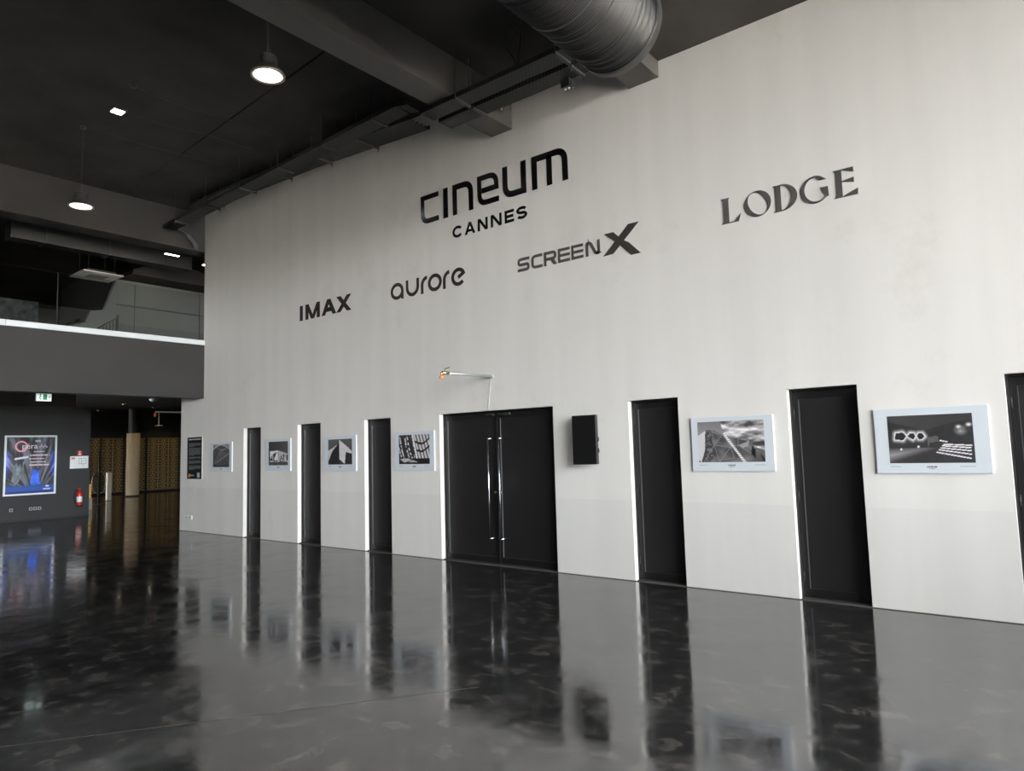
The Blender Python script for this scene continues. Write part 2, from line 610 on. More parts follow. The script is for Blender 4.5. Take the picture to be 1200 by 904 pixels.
struct('wall_upper_side', MB().box(-14.3, -14.1, D + WT, 20.3, 3.95, 6.95), M_CEIL, 'black upper wall behind the end of the white wall')

# grey stair wall with stepped end seen through the balustrade
sw = MB().prismx([(6.0, 3.95), (6.0, 4.74), (6.33, 4.86), (6.44, 5.15), (6.74, 5.22), (7.0, 6.03), (9.8, 6.03), (9.8, 3.95)], -18.15, -18.0)
struct('wall_stair', sw, M_GREYUP, 'grey stair wall with stepped end on the upper floor')
sk = MB().prismx([(7.12, 6.08), (7.15, 6.2), (7.8, 6.5), (8.7, 6.46), (9.25, 6.30), (10.2, 6.1), (10.2, 6.06)], -18.3, -17.4)
struct('stair_soffit', sk, MATS['shaded_beam_paint'], 'dark sloped soffit hanging over the grey stair wall')
struct('upper_rail_wall', MB().box(-18.0, -17.94, 7.0, 9.8, 4.0, 4.9).box(-18.0, -17.93, 7.0, 9.8, 5.38, 5.40), mat('stair_wall_panel', (0.11, 0.115, 0.11), rough=0.6), 'darker panel low on the grey stair wall')

# partition with the poster
XP = -21.58
pw = sgroup('wall_partition', 'dark grey partition wall carrying the blue guitar poster')
MB().box(XP - 0.25, XP, YB, 7.80, 0, 3.05).build('partition', M_DGREY, pw)
MB().box(XP - 0.15, XP + 0.01, YB, 7.80, 0, 0.06).build('baseboard', M_BLACK, pw)
struct('bulkhead', MB().box(XP - 0.25, XP - 0.1, YB, 7.44, 3.05, 3.6), M_CEIL, 'black bulkhead above the poster partition')

# far wall with gilded lattice tiles
XL = -32.8
fw_ = sgroup('wall_far', 'dark far wall clad with gilded lattice tiles', (XL, 0, 0))
MB().box(-0.3, -0.06, 4, 20.3, 0, 3.6).build('backing', M_BLACK, fw_)
MB().box(-0.06, 0.06, 4, 20.3, 2.5, 2.62).build('head_rail', M_BLACK, fw_)
tw, th = 0.45, 0.262
t = MB()
bw = 0.018


def bar(mb, a, b, w_):
    a, b = Vector(a), Vector(b)
    d = (b - a).normalized()
    n = Vector((-d.y, d.x)) * w_
    mb.prismx([tuple(a + n), tuple(b + n), tuple(b - n), tuple(a - n)], -0.02, 0.02)


for a, b in (((0, 0), (tw, 0)), ((0, th), (tw, th)), ((0, 0), (0, th)), ((tw, 0), (tw, th)),
             ((0, th / 2), (tw * .3, th / 2)), ((tw, th / 2), (tw * .7, th / 2)), ((tw / 2, 0), (tw / 2, th * .28)), ((tw / 2, th), (tw / 2, th * .72)),
             ((tw * .3, th * .5), (tw * .5, th * .72)), ((tw * .5, th * .72), (tw * .7, th * .5)), ((tw * .7, th * .5), (tw * .5, th * .28)), ((tw * .5, th * .28), (tw * .3, th * .5)),
             ((tw * .12, th * .2), (tw * .38, th * .2)), ((tw * .62, th * .8), (tw * .88, th * .8)), ((tw * .62, th * .2), (tw * .88, th * .2)), ((tw * .12, th * .8), (tw * .38, th * .8))):
    bar(t, a, b, 0.013)
tile0 = None
ypos = []
for start, cnt in ((10.9, 3), (12.31, 2), (13.27, 2), (14.27, 3), (15.7, 3)):
    for k in range(cnt):
        ypos.append(start + k * (tw + 0.012))
for y in ypos:
    for k in range(9):
        loc = (0, y, 0.1 + k * th)
        if tile0 is None:
            tile0 = t.build('lattice_tile', M_GOLD, fw_, loc)
        else:
            copy_of(tile0, fw_, loc)
pil0 = None
for y in (10.87, 12.28, 13.24, 14.18, 15.67):
    if pil0 is None:
        pil0 = MB().box(-0.06, 0.05, -0.035, 0.02, 0, 2.6).build('upright', M_BLACK, fw_, (0, y, 0))
    else:
        copy_of(pil0, fw_, (0, y, 0))

# ================================================================== DOORS
REC = 0.09
door_labels = ['narrow black door nearest the black text panel', 'narrow black door second from the end under the small capitals sign',
               'narrow black door just left of the double doors', 'wide black double door with long steel pull handles',
               'narrow black door right of the wall monitor', 'narrow black door between the two wide framed photographs',
               'narrow black door beyond the dark foyer photograph, cut off at the frame edge']


def leaf(dr, x0, x1, side):
    """leaf with stiles, raised bead and recessed panel, relative to the opening's centre"""
    yl = REC
    st = 0.055
    mb = MB()
    mb.box(x0, x0 + st, yl, yl + .05, 0.02, DH - .03)
    mb.box(x1 - st, x1, yl, yl + .05, 0.02, DH - .03)
    mb.box(x0 + st, x1 - st, yl, yl + .05, 0.02, 0.10)
    mb.box(x0 + st, x1 - st, yl, yl + .05, DH - .105, DH - .03)
    lf = mb.build('leaf', M_DOORF, dr)
    MB().box(x0 + st, x1 - st, yl + .012, yl + .04, 0.10, DH - .105).build('panel', M_DOOR, lf)
    bd = MB()
    bd.box(x0 + st, x0 + st + .006, yl - .003, yl + .013, 0.10, DH - .105)
    bd.build('bead', M_BEAD, lf)
    b2 = MB()
    b2.box(x0 + st + .006, x1 - st - .004, yl + .003, yl + .014, 0.10, 0.104)
    b2.box(x0 + st + .006, x1 - st - .004, yl + .003, yl + .014, DH - .109, DH - .105)
    b2.box(x1 - st - .004, x1 - st, yl + .003, yl + .014, 0.10, DH - .105)
    b2.build('bead', mat('dark_bead', (0.03, 0.028, 0.03), rough=0.4), lf)
    hx = x0 + 0.008 if side < 0 else x1 - 0.008
    for hz in (0.22, 1.02, 1.86):
        MB().tube([(hx, yl - .008, hz - .05), (hx, yl - .008, hz + .05)], .008, 8).build('hinge', M_DUST, lf)
    return lf


for i, (a, b) in enumerate(DOORS):
    cx = (a + b) / 2
    dr = sgroup('door_%d' % (i + 1), door_labels[i], (cx, D, 0))
    x0, x1 = a - cx, b - cx
    fr = MB()
    fr.box(x0, x0 + .022, REC - .012, WT, 0, DH)
    fr.box(x1 - .022, x1, REC - .012, WT, 0, DH)
    fr.box(x0 + .022, x1 - .022, REC - .012, WT, DH - .022, DH)
    fr.build('frame', M_DOORF, dr)
    MB().box(x0 + .022, x1 - .022, .02, WT, 0, .014).build('threshold', mat('threshold_metal', (0.10, 0.095, 0.09), rough=0.45, metal=0.6), dr)
    MB().box(x0, x1, WT, WT + .02, 0, DH).build('backing', M_BLACK, dr)
    if i != 3:
        leaf(dr, x0 + .024, x1 - .024, -1)
    else:
        l1 = leaf(dr, x0 + .024, -.002, -1)
        l2 = leaf(dr, .002, x1 - .024, 1)
        for lf, hx, sgn in ((l1, -6.145 - cx, 1), (l2, -5.955 - cx, 1)):
            h = MB()
            yb = -.055
            h.tube([(hx, yb, .352), (hx, yb, 1.735)], .011, 10)
            for hz in (.366, 1.72):
                h.tube([(hx, yb, hz), (hx + .02, REC + .002, hz)], .008, 8)
            h.build('pull_handle', M_STEEL, lf)
        MB().box(-.012, .012, REC - .012, REC, 0.02, DH - .03).build('astragal', M_DOORF, l1)
        for lx, lf in ((-.05, l1), (.045, l2)):
            MB().tube([(lx, REC - .012, .98), (lx, REC + .01, .98)], .016, 12).build('lock_cylinder', M_BRASS, lf)
        c = MB()
        c.bev(-.16, -.02, REC - .06, REC, DH - .075, DH - .035, .004)
        c.tube([(-.05, REC - .06, DH - .06), (-.05, REC - .075, DH - .06)], .012, 8)
        c.build('door_closer', M_DUST, l1)
        c = MB()
        c.bev(.06, .26, REC - .05, REC, DH - .07, DH - .035, .004)
        c.tube([(.05, REC - .05, DH - .05), (.24, REC - .07, DH - .065)], .006, 6)
        c.build('door_closer', M_DUST, l2)

# ================================================================== WALL LETTERING
SY0, SY1 = D - 0.004, D - 0.0005


class Glyph:
    """draws in a unit box mapped to x0..x1, z0..z1"""

    def __init__(self, x0, x1, z0, z1):
        self.mb, self.x0, self.x1, self.z0, self.z1 = MB(), x0, x1, z0, z1

    def p(self, q):
        return (self.x0 + q[0] * (self.x1 - self.x0), self.z0 + q[1] * (self.z1 - self.z0))

    def poly(self, pts):
        # pieces of a letter are stepped by a fraction of a millimetre so that no faces coincide
        self.k = getattr(self, 'k', 0) + 1
        self.mb.prism([self.p(q) for q in pts], SY0 - .0003 * self.k, SY1)

    def abs_stroke(self, pts, w, closed=False):
        self.mb.stroke(pts, w, SY0, SY1, closed)


def rpath(pts, radii):
    """polyline in x,z whose corners are rounded by the given radii"""
    out = []
    n = len(pts)
    for i, q in enumerate(pts):
        r = radii[i]
        if r <= 0 or i in (0, n - 1):
            out.append(q)
            continue
        P, A, B = Vector(q), Vector(pts[i - 1]), Vector(pts[i + 1])
        da, db = (A - P).normalized(), (B - P).normalized()
        s, e = P + da * r, P + db * r
        for k in range(7):
            tt = k / 6
            v = s * (1 - tt) ** 2 + P * 2 * tt * (1 - tt) * 1.0 + e * tt ** 2
            # pull towards a circular arc
            out.append((v.x, v.y))
    return out


def sign(name, label, xc, zc):
    return thing(name, label, 'sign', (xc, D, zc))


def letter(g, m, parent):
    o = g.mb.build('letter', m)
    o.parent = parent
    o.matrix_parent_inverse = Matrix.Translation(-parent.location)
    return o


# --- the largest lettering
s1 = sign('wall_sign', 'largest glossy black lettering, highest on the white wall', -6.07, 5.03)
B0, B1 = 5.032, 5.492
sw_ = 0.088
h2 = sw_ / 2


def sq(x0, x1):
    return x0 + h2, x1 - h2, B0 + h2, B1 - h2


g = Glyph(0, 1, 0, 1); a, b, z0, z1 = sq(-7.438, -7.048)
g.abs_stroke(rpath([(b + h2, z1), (a, z1), (a, z0), (b + h2, z0)], [0, 0, .13, 0]), sw_ * .88); letter(g, M_GLOSSBLACK, s1)
g = Glyph(-6.95, -6.855, B0, B1); g.poly([(0, 0), (1, 0), (1, 1), (0, 1)]); letter(g, M_GLOSSBLACK, s1)
g = Glyph(0, 1, 0, 1); a, b, z0, z1 = sq(-6.759, -6.352)
g.abs_stroke(rpath([(a, B0), (a, z1), (b, z1), (b, B0)], [0, 0, .14, 0]), sw_); letter(g, M_GLOSSBLACK, s1)
g = Glyph(0, 1, 0, 1); a, b, z0, z1 = sq(-6.275, -5.869)
zm = B0 + .225
g.abs_stroke(rpath([(b + h2, z0), (a, z0), (a, z1), (b, z1), (b, zm), (a + h2, zm)], [0, .13, 0, .14, 0, 0]), sw_ * .9); letter(g, M_GLOSSBLACK, s1)
g = Glyph(0, 1, 0, 1); a, b, z0, z1 = sq(-5.799, -5.387)
g.abs_stroke(rpath([(a, B1), (a, z0), (b, z0), (b, B1)], [0, .14, 0, 0]), sw_); letter(g, M_GLOSSBLACK, s1)
g = Glyph(0, 1, 0, 1); a, b, z0, z1 = sq(-5.29, -4.707)
g.abs_stroke(rpath([(a, B0), (a, z1), (b, z1), (b, B0)], [0, 0, .15, 0]), sw_)
g.abs_stroke([((a + b) / 2 - .005, B0), ((a + b) / 2 - .005, z1)], sw_); letter(g, M_GLOSSBLACK, s1)


# --- sans-serif glyph drawing shared by the smaller signs
def ellipse_arc(cx, cz, rx, rz, a0, a1, n=20):
    return [(cx + rx * math.cos(math.radians(a0 + (a1 - a0) * k / n)), cz + rz * math.sin(math.radians(a0 + (a1 - a0) * k / n))) for k in range(n + 1)]


def sans(ch, x0, x1, z0, z1, t):
    g = Glyph(x0, x1, z0, z1)
    W, Hh = x1 - x0, z1 - z0
    tx, tz = t / W, t / Hh
    c = ((x0 + x1) / 2, (z0 + z1) / 2)
    if ch == 'I':
        g.poly([(0, 0), (1, 0), (1, 1), (0, 1)])
    elif ch == 'M':
        g.poly([(0, 0), (tx, 0), (tx, 1), (0, 1)])
        g.poly([(1 - tx, 0), (1, 0), (1, 1), (1 - tx, 1)])
        g.poly([(0, 1), (tx * 1.05, 1), (.5 + tx * .5, 0), (.5 - tx * .5, 0)])
        g.poly([(1, 1), (1 - tx * 1.05, 1), (.5 - tx * .5, 0), (.5 + tx * .5, 0)])
    elif ch == 'A':
        g.poly([(0, 0), (tx * 1.1, 0), (.5 + tx * .55, 1), (.5 - tx * .55, 1)])
        g.poly([(1, 0), (1 - tx * 1.1, 0), (.5 - tx * .55, 1), (.5 + tx * .55, 1)])
        g.poly([(.2, .2), (.8, .2), (.72, .2 + tz * .9), (.28, .2 + tz * .9)])
    elif ch == 'X':
        g.poly([(0, 0), (tx * 1.3, 0), (1, 1), (1 - tx * 1.3, 1)])
        g.poly([(0, 1), (tx * 1.3, 1), (1, 0), (1 - tx * 1.3, 0)])
    elif ch == 'N':
        g.poly([(0, 0), (tx, 0), (tx, 1), (0, 1)])
        g.poly([(1 - tx, 0), (1, 0), (1, 1), (1 - tx, 1)])
        g.poly([(0, 1), (tx * 1.25, 1), (1, 0), (1 - tx * 1.25, 0)])
    elif ch == 'E':
        g.poly([(0, 0), (tx, 0), (tx, 1), (0, 1)])
        for zz in (0, .5 - tz / 2, 1 - tz):
            g.poly([(tx, zz), (1 if zz != .5 - tz / 2 else .93, zz), (1 if zz != .5 - tz / 2 else .93, zz + tz), (tx, zz + tz)])
    elif ch == 'C':
        g.abs_stroke(ellipse_arc(*c, W / 2 - t / 2, Hh / 2 - t / 2, 38, 322, 26), t)
    elif ch == 'S':
        r = (Hh - t) / 4
        rx = W / 2 - t / 2
        p1 = ellipse_arc(c[0], z1 - t / 2 - r, rx, r, 25, 270, 16)
        p2 = ellipse_arc(c[0], z0 + t / 2 + r, rx, r, 90, -155, 16)
        g.abs_stroke(p1 + p2[1:], t)
    return g


s2 = sign('wall_sign', 'bold black capitals of the city name under the largest lettering', -6.08, 4.68)
for ch, (a, b) in zip('CANNES', [(-6.775, -6.567), (-6.531, -6.326), (-6.277, -6.089), (-6.031, -5.834), (-5.778, -5.614), (-5.572, -5.386)]):
    letter(sans(ch, a, b, 4.683, 4.861, .041), M_GLOSSBLACK, s2)

s3 = sign('wall_sign', 'heavy dark capitals above the narrow doors, leftmost sign on the white wall', -9.87, 3.97)
for ch, (a, b) in zip('IMAX', [(-10.605, -10.515), (-10.432, -10.007), (-9.955, -9.548), (-9.541, -9.137)]):
    letter(sans(ch, a, b, 3.975, 4.252, .088), M_BRONZE, s3)

# aurore: rounded lower-case strokes
s4 = sign('wall_sign', 'rounded lower-case bronze lettering between the leftmost capitals and the big X', -7.34, 3.96)
A0, A1, at = 3.962, 4.232, .055


def aur(ch, x0, x1):
    g = Glyph(x0, x1, A0, A1)
    W, Hh = x1 - x0, A1 - A0
    c = ((x0 + x1) / 2, (A0 + A1) / 2)
    rx, rz = W / 2 - at / 2, Hh / 2 - at / 2
    if ch == 'a':
        g.abs_stroke(ellipse_arc(*c, rx, rz, 0, 350, 30), at, True)
        g.poly([(1 - at / W, 0), (1, 0), (1, .52), (1 - at / W, .52)])
    elif ch == 'u':
        pts = [(x0 + at / 2, A1), (x0 + at / 2, A0 + rx + at / 2)] + ellipse_arc(c[0], A0 + rx + at / 2, rx, rx, 180, 360, 16)[1:] + [(x1 - at / 2, A1)]
        g.abs_stroke(pts, at)
    elif ch == 'r':
        r = W * .78
        pts = [(x0 + at / 2, A0), (x0 + at / 2, A1 - r - at / 2)] + ellipse_arc(x0 + at / 2 + r, A1 - at / 2 - r, r, r, 180, 92, 8)[1:]
        g.abs_stroke(pts, at)
    elif ch == 'o':
        g.abs_stroke(ellipse_arc(*c, rx, rz, 0, 350, 30), at, True)
    elif ch == 'e':
        pts = [(x1 - W * .52, c[1] - .01), (x1 - at * .75, c[1] + rz * .42)] + ellipse_arc(*c, rx, rz, 28, 318, 28)[1:]
        g.abs_stroke(pts, at)
    return g


for ch, (a, b) in zip('aurore', [(-8.148, -7.849), (-7.794, -7.5), (-7.46, -7.317), (-7.305, -7.014), (-6.99, -6.849), (-6.818, -6.533)]):
    letter(aur(ch, a, b), M_BRONZE, s4)

# SCREEN X: squared strokes
s5 = sign('wall_sign', 'dark squared capitals ending in an oversized crossed X', -4.65, 3.9)
N0, N1, st_ = 3.957, 4.145, .040


def scr(ch, x0, x1):
    g = Glyph(x0, x1, N0, N1)
    h = st_ / 2
    a, b, z0, z1 = x0 + h, x1 - h, N0 + h, N1 - h
    zm = (z0 + z1) / 2
    r = .035
    if ch == 'S':
        g.abs_stroke(rpath([(x1, z1), (a, z1), (a, zm), (b, zm), (b, z0), (x0, z0)], [0, r, r, r, r, 0]), st_)
    elif ch == 'C':
        g.abs_stroke(rpath([(x1, z1), (a, z1), (a, z0), (x1, z0)], [0, .05, .05, 0]), st_)
    elif ch == 'R':
        g.abs_stroke(rpath([(a, N0), (a, z1), (b, z1), (b, zm - .008), (a, zm - .008)], [0, 0, .04, .04, 0]), st_)
        g.poly([(.45, .5), (.75, .5), (1.04, 0), (.76, 0)])
    elif ch == 'E':
        for zz in (z0, zm, z1):
            g.mb.stroke([(x0, zz), (x1, zz)], st_ * .92, SY0, SY1)
        g.poly([(0, 0), (.2, 0), (.2, 1), (0, 1)])
    elif ch == 'N':
        g.abs_stroke(rpath([(a, N0), (a, z1), (a + .05, z1), (b - .045, z0), (b, z0), (b, N1)], [0, .02, .03, .03, .02, 0]), st_)
    return g


for ch, (a, b) in zip('SCREEN', [(-5.576, -5.373), (-5.343, -5.16), (-5.135, -4.934), (-4.91, -4.724), (-4.701, -4.521), (-4.485, -4.275)]):
    letter(scr(ch, a, b), M_GREYV, s5)
g = Glyph(-4.235, -3.718, 3.857, 4.243)
g.poly([(0, .14), (.28, .16), (.98, 1), (.70, 1)])
g.poly([(.04, .86), (.30, .86), (.50, .60), (.40, .46)])
g.poly([(.44, .42), (.56, .53), (.70, .42), (1.0, 0), (.74, 0)])
letter(g, M_BRONZE, s5)

# LODGE: high contrast display capitals
s6 = sign('wall_sign', 'high-contrast serif capitals in charcoal, rightmost on the white wall', -2.03, 3.96)
G0, G1 = 3.967, 4.252


def lring(g, cx, cz, rx, rz, ix, iz, irx, irz, rot, a0=0, a1=360, n=40):
    ou, inn = [], []
    cr, sr = math.cos(math.radians(rot)), math.sin(math.radians(rot))
    for k in range(n):
        t_ = math.radians(a0 + (a1 - a0) * k / (n if a1 - a0 == 360 else n - 1))
        ou.append((cx + rx * math.cos(t_), cz + rz * math.sin(t_)))
        # inner ellipse sampled at the same polar angle so the ring does not twist
        t2 = t_ - math.radians(rot)
        u, v = irx * math.cos(t2), irz * math.sin(t2)
        inn.append((ix + u * cr - v * sr, iz + u * sr + v * cr))
    if a1 - a0 == 360:
        g.mb.ring([g.p(q) for q in ou], [g.p(q) for q in inn], SY0, SY1)
    else:
        for k in range(n - 1):
            g.poly([ou[k], ou[k + 1], inn[k + 1], inn[k]])


g = Glyph(-2.721, -2.503, G0, G1)
g.poly([(.10, .03), (.40, .03), (.40, .97), (.10, .97)])
g.poly([(0, 1), (.46, 1), (.40, .94), (.10, .92)]); g.poly([(0, 0), (.44, 0), (.40, .06), (.10, .08)])
g.poly([(.40, 0), (.88, 0), (1.0, .30), (.64, .04), (.40, .04)]); letter(g, M_GREYV, s6)
g = Glyph(-2.469, -2.179, G0, G1)
lring(g, .5, .5, .5, .5, .5, .5, .30, .47, 28); letter(g, M_GREYV, s6)
g = Glyph(-2.161, -1.912, G0, G1)
g.poly([(.10, 0), (.34, 0), (.34, 1), (.10, 1)])
g.poly([(0, 1), (.36, 1), (.34, .95), (.12, .92)]); g.poly([(0, 0), (.36, 0), (.34, .05), (.12, .08)])
lring(g, .33, .5, .67, .5, .33, .5, .42, .465, 0, -90, 90, 24); letter(g, M_GREYV, s6)
g = Glyph(-1.881, -1.612, G0, G1)
lring(g, .52, .5, .52, .5, .57, .51, .42, .45, 20, 92, 318, 30)
g.poly([(.50, 1), (.62, .99), (.74, .95), (.94, .80), (.70, .80), (.56, .955)])
g.poly([(.74, .52), (.98, .52), (1.0, .18), (.93, .17)])
g.poly([(1.0, .18), (.93, .17), (.84, .13), (.91, .165)]); letter(g, M_GREYV, s6)
g = Glyph(-1.568, -1.346, G0, G1)
g.poly([(.10, .02), (.37, .02), (.37, .98), (.10, .98)])
g.poly([(0, 1), (.40, 1), (.37, .95), (.10, .92)]); g.poly([(0, 0), (.40, 0), (.37, .05), (.10, .08)])
g.poly([(.37, 1), (.86, 1), (.86, .82), (.37, .96)])
g.poly([(.37, .58), (.86, .64), (.86, .45), (.37, .54)])
g.poly([(.37, 0), (.98, 0), (1.0, .22), (.42, .05)]); letter(g, M_GREYV, s6)


# ================================================================== FRAMED PHOTOGRAPHS
def vnoise(U, V, seed):
    """smooth value noise"""
    rng = np.random.RandomState(seed)
    tab = rng.rand(64, 64)
    ui, vi = np.floor(U).astype(int), np.floor(V).astype(int)
    fu, fv = U - ui, V - vi
    fu, fv = fu * fu * (3 - 2 * fu), fv * fv * (3 - 2 * fv)
    g_ = lambda a, b: tab[a % 64, b % 64]
    return (g_(ui, vi) * (1 - fu) + g_(ui + 1, vi) * fu) * (1 - fv) + (g_(ui, vi + 1) * (1 - fu) + g_(ui + 1, vi + 1) * fu) * fv


def fbm(U, V, seed, o=4):
    r, a, s = 0, .5, 0
    for k in range(o):
        r = r + a * vnoise(U * 2 ** k, V * 2 ** k, seed + k)
        s += a
        a *= .55
    return r / s


def inpoly(U, V, pts):
    r = np.zeros(U.shape, bool)
    n = len(pts)
    for i in range(n):
        x1, y1 = pts[i]
        x2, y2 = pts[(i + 1) % n]
        if y1 == y2:
            continue
        c = ((y1 > V) != (y2 > V)) & (U < (x2 - x1) * (V - y1) / (y2 - y1) + x1)
        r ^= c
    return r


def near(U, V, a, b, w_, asp=1.5):
    ax, ay, bx, by = a[0] * asp, a[1], b[0] * asp, b[1]
    X = U * asp
    dx, dy = bx - ax, by - ay
    t_ = np.clip(((X - ax) * dx + (V - ay) * dy) / (dx * dx + dy * dy), 0, 1)
    return np.hypot(X - ax - t_ * dx, V - ay - t_ * dy) < w_


def print_mesh(name, x0, x1, z0, z1, y, nx, ny, fn, parent):
    u, v = np.linspace(0, 1, nx + 1), np.linspace(0, 1, ny + 1)
    U, V = np.meshgrid(u, v)
    c = fn(U, V)
    if c.ndim == 2:
        c = np.stack([c * 1.0, c * .965, c * .975], -1)
    c = lin(np.clip(c, 0, 1))
    verts = np.stack([x0 + U * (x1 - x0), np.full_like(U, y), z0 + V * (z1 - z0)], -1).reshape(-1, 3)
    idx = np.arange((nx + 1) * (ny + 1)).reshape(ny + 1, nx + 1)
    f = np.stack([idx[:-1, :-1], idx[:-1, 1:], idx[1:, 1:], idx[1:, :-1]], -1).reshape(-1, 4)
    me = bpy.data.meshes.new(name)
    me.from_pydata(verts.tolist(), [], f.tolist())
    at_ = me.color_attributes.new('ink', 'FLOAT_COLOR', 'POINT')
    rgba = np.concatenate([c.reshape(-1, 3), np.ones((c.shape[0] * c.shape[1], 1))], -1).astype(np.float32)
    at_.data.foreach_set('color', rgba.ravel())
    me.materials.append(M_PRINT)
    o = bpy.data.objects.new(name, me)
    col.objects.link(o)
    o.parent = parent
    return o


def ph_dome(U, V):
    c = .36 + .25 * (fbm(U * 14, V * 14, 3) - .5)
    arch = .98 - .16 * np.abs(U - .5) ** 1.3 * 4 + .03
    c = np.where(V > .78 + .2 * np.sin(np.clip(U, 0, 1) * math.pi), .55 + .3 * (fbm(U * 9, V * 9, 5) - .5), c)
    c = np.where((np.abs(V - (.78 + .2 * np.sin(U * math.pi))) < .025), .78, c)
    for k in range(5):
        c = np.where(near(U, V, (.55, .85), (.05 + k * .22, .12), .012, 1.2), .62, c)
    c = np.where(near(U, V, (.15, .18), (.95, .58), .02, 1.2), .66, c)
    c = np.where(np.hypot((U - .55) * 1.2, V - .82) < .06, .12, c)
    c = np.where(near(U, V, (.42, .78), (.8, .77), .015, 1.2), .7, c)
    return c * (.75 + .25 * V)


def ph_crowd(U, V):
    c = .22 + .12 * U + 0 * V
    wall1 = inpoly(U, V, [(.03, .25), (.07, .6), (.5, .62), (.5, .2)])
    wall2 = inpoly(U, V, [(.5, .2), (.52, .62), (.97, .48), (1, .15)])
    c = np.where(wall1, .93, c)
    c = np.where(wall2, .78 + .1 * (fbm(U * 8, V * 8, 8) - .5), c)
    nn = fbm(U * 18, V * 9, 11)
    c = np.where((V < .56 - .25 * np.abs(U - .38)) & (nn > .54) & (V > .14), .10, c)
    c = np.where(V < .14, .18 + .25 * nn, c)
    c = np.where((V < .2) & (V > .14) & (nn > .5), .85, c)
    return c


def ph_peak(U, V):
    c = .26 + .1 * V + .05 * np.sin(U * 60)
    c = np.where(inpoly(U, V, [(0, .34), (0, .55), (.2, .66), (.4, .80), (.15, .5), (.02, .15)]), .80, c)
    c = np.where(inpoly(U, V, [(.02, 0), (.02, .15), (.2, .52), (.46, .85), (.47, .1), (.5, 0)]), .17 + .04 * np.sin(U * 70), c)
    c = np.where(inpoly(U, V, [(.48, .97), (.47, .22), (.7, .02), (.74, .48), (1, .42), (1, .5), (.82, .68)]), .86 - .08 * (fbm(U * 6, V * 10, 2) - .3), c)
    c = np.where(inpoly(U, V, [(.70, .02), (.75, .49), (1, .41), (1, 0)]), .20, c)
    return c


def ph_ribs(U, V):
    s = U + .28 * V
    c = .55 + .38 * np.sin(s * 75 + 3 * np.sin(V * 4))
    ch = fbm(U * 16, V * 24, 21)
    c = np.where((ch > .52) & (U < .55), .14, c)
    c = np.where((U < .5) & (np.sin((U + .22 * V) * 26) > .45), .18, c)
    r = U > .52 - .1 * (V - .5)
    fan = .62 + .28 * np.sin(U * 62 + V * 14)
    c = np.where(r, fan, c)
    for z in (.78, .52):
        c = np.where(r & (np.abs(V - (z - .09 * np.sin((U - .5) * 6.5) + .35 * np.clip(U - .78, 0, 1))) < .035), .08, c)
    c = np.where(near(U, V, (.45, 1), (.6, .2), .02, 1), .92, c)
    c = np.where(V < .2, .13, c)
    c = np.where(inpoly(U, V, [(.02, .18), (.3, .19), (.42, .13), (.18, .05)]), .75, c)
    c = np.where(inpoly(U, V, [(.32, .06), (.45, .14), (.64, .06)]), .70, c)
    return c


def ph_facets(U, V):
    sky = .50 + 1.5 * (fbm(U * 5 + 2, V * 9, 31, 5) - .42)
    sky = np.where(U < .35 + .2 * (1 - V), .48 + .25 * (1 - V), sky)
    c = np.clip(sky, .25, .97)
    roof = [(0, .66), (.12, .78), (.25, .79), (.40, .66), (.58, .56), (.78, .5), (.86, .35), (1, .28), (1, 0), (0, 0)]
    b = inpoly(U, V, roof)
    cell = .34 + .3 * (vnoise(U * 9 + 3 * V, V * 7 - 2 * U, 41) - .4)
    c = np.where(b, cell, c)
    c = np.where(inpoly(U, V, [(0, .05), (0, .66), (.12, .78), (.10, .3), (.04, .0)]), .82, c)
    c = np.where(inpoly(U, V, [(.12, .79), (.23, .79), (.22, .05), (.07, .0), (.11, .4)]), .24 + .25 * (fbm(U * 40, V * 30, 9) > .58), c)
    for a_, b_ in (((.23, .79), (.25, .42)), ((.25, .42), (.08, 0)), ((.25, .42), (.40, .70)), ((.25, .42), (.5, .36)), ((.5, .36), (.40, .70)), ((.25, .42), (.32, 0)),
                   ((.5, .36), (.32, 0)), ((.30, .05), (.55, .1)), ((.55, .1), (.5, .36)), ((.62, .4), (.5, .36)), ((.62, .4), (.62, .58)), ((.62, .4), (.78, .5)),
                   ((.62, .4), (.8, .2)), ((.8, .2), (.86, .35)), ((.12, .78), (.4, .67)), ((.4, .67), (.78, .5)), ((.86, .35), (1, .28))):
        c = np.where(near(U, V, a_, b_, .0065), .56, c)
    c = np.where(inpoly(U, V, [(.62, .4), (.78, .5), (.76, .38), (.68, .33)]), .62, c)
    c = np.where(inpoly(U, V, [(.8, .2), (.82, .38), (.86, .3), (.86, .08)]), .07, c)
    c = np.where(inpoly(U, V, [(.92, .22), (1, .05), (1, .0), (.97, .02)]), .07, c)
    c = np.where(near(U, V, (.41, .68), (.70, .0), .028), .70 + .25 * (np.sin(V * 130) > 0), c)
    return c


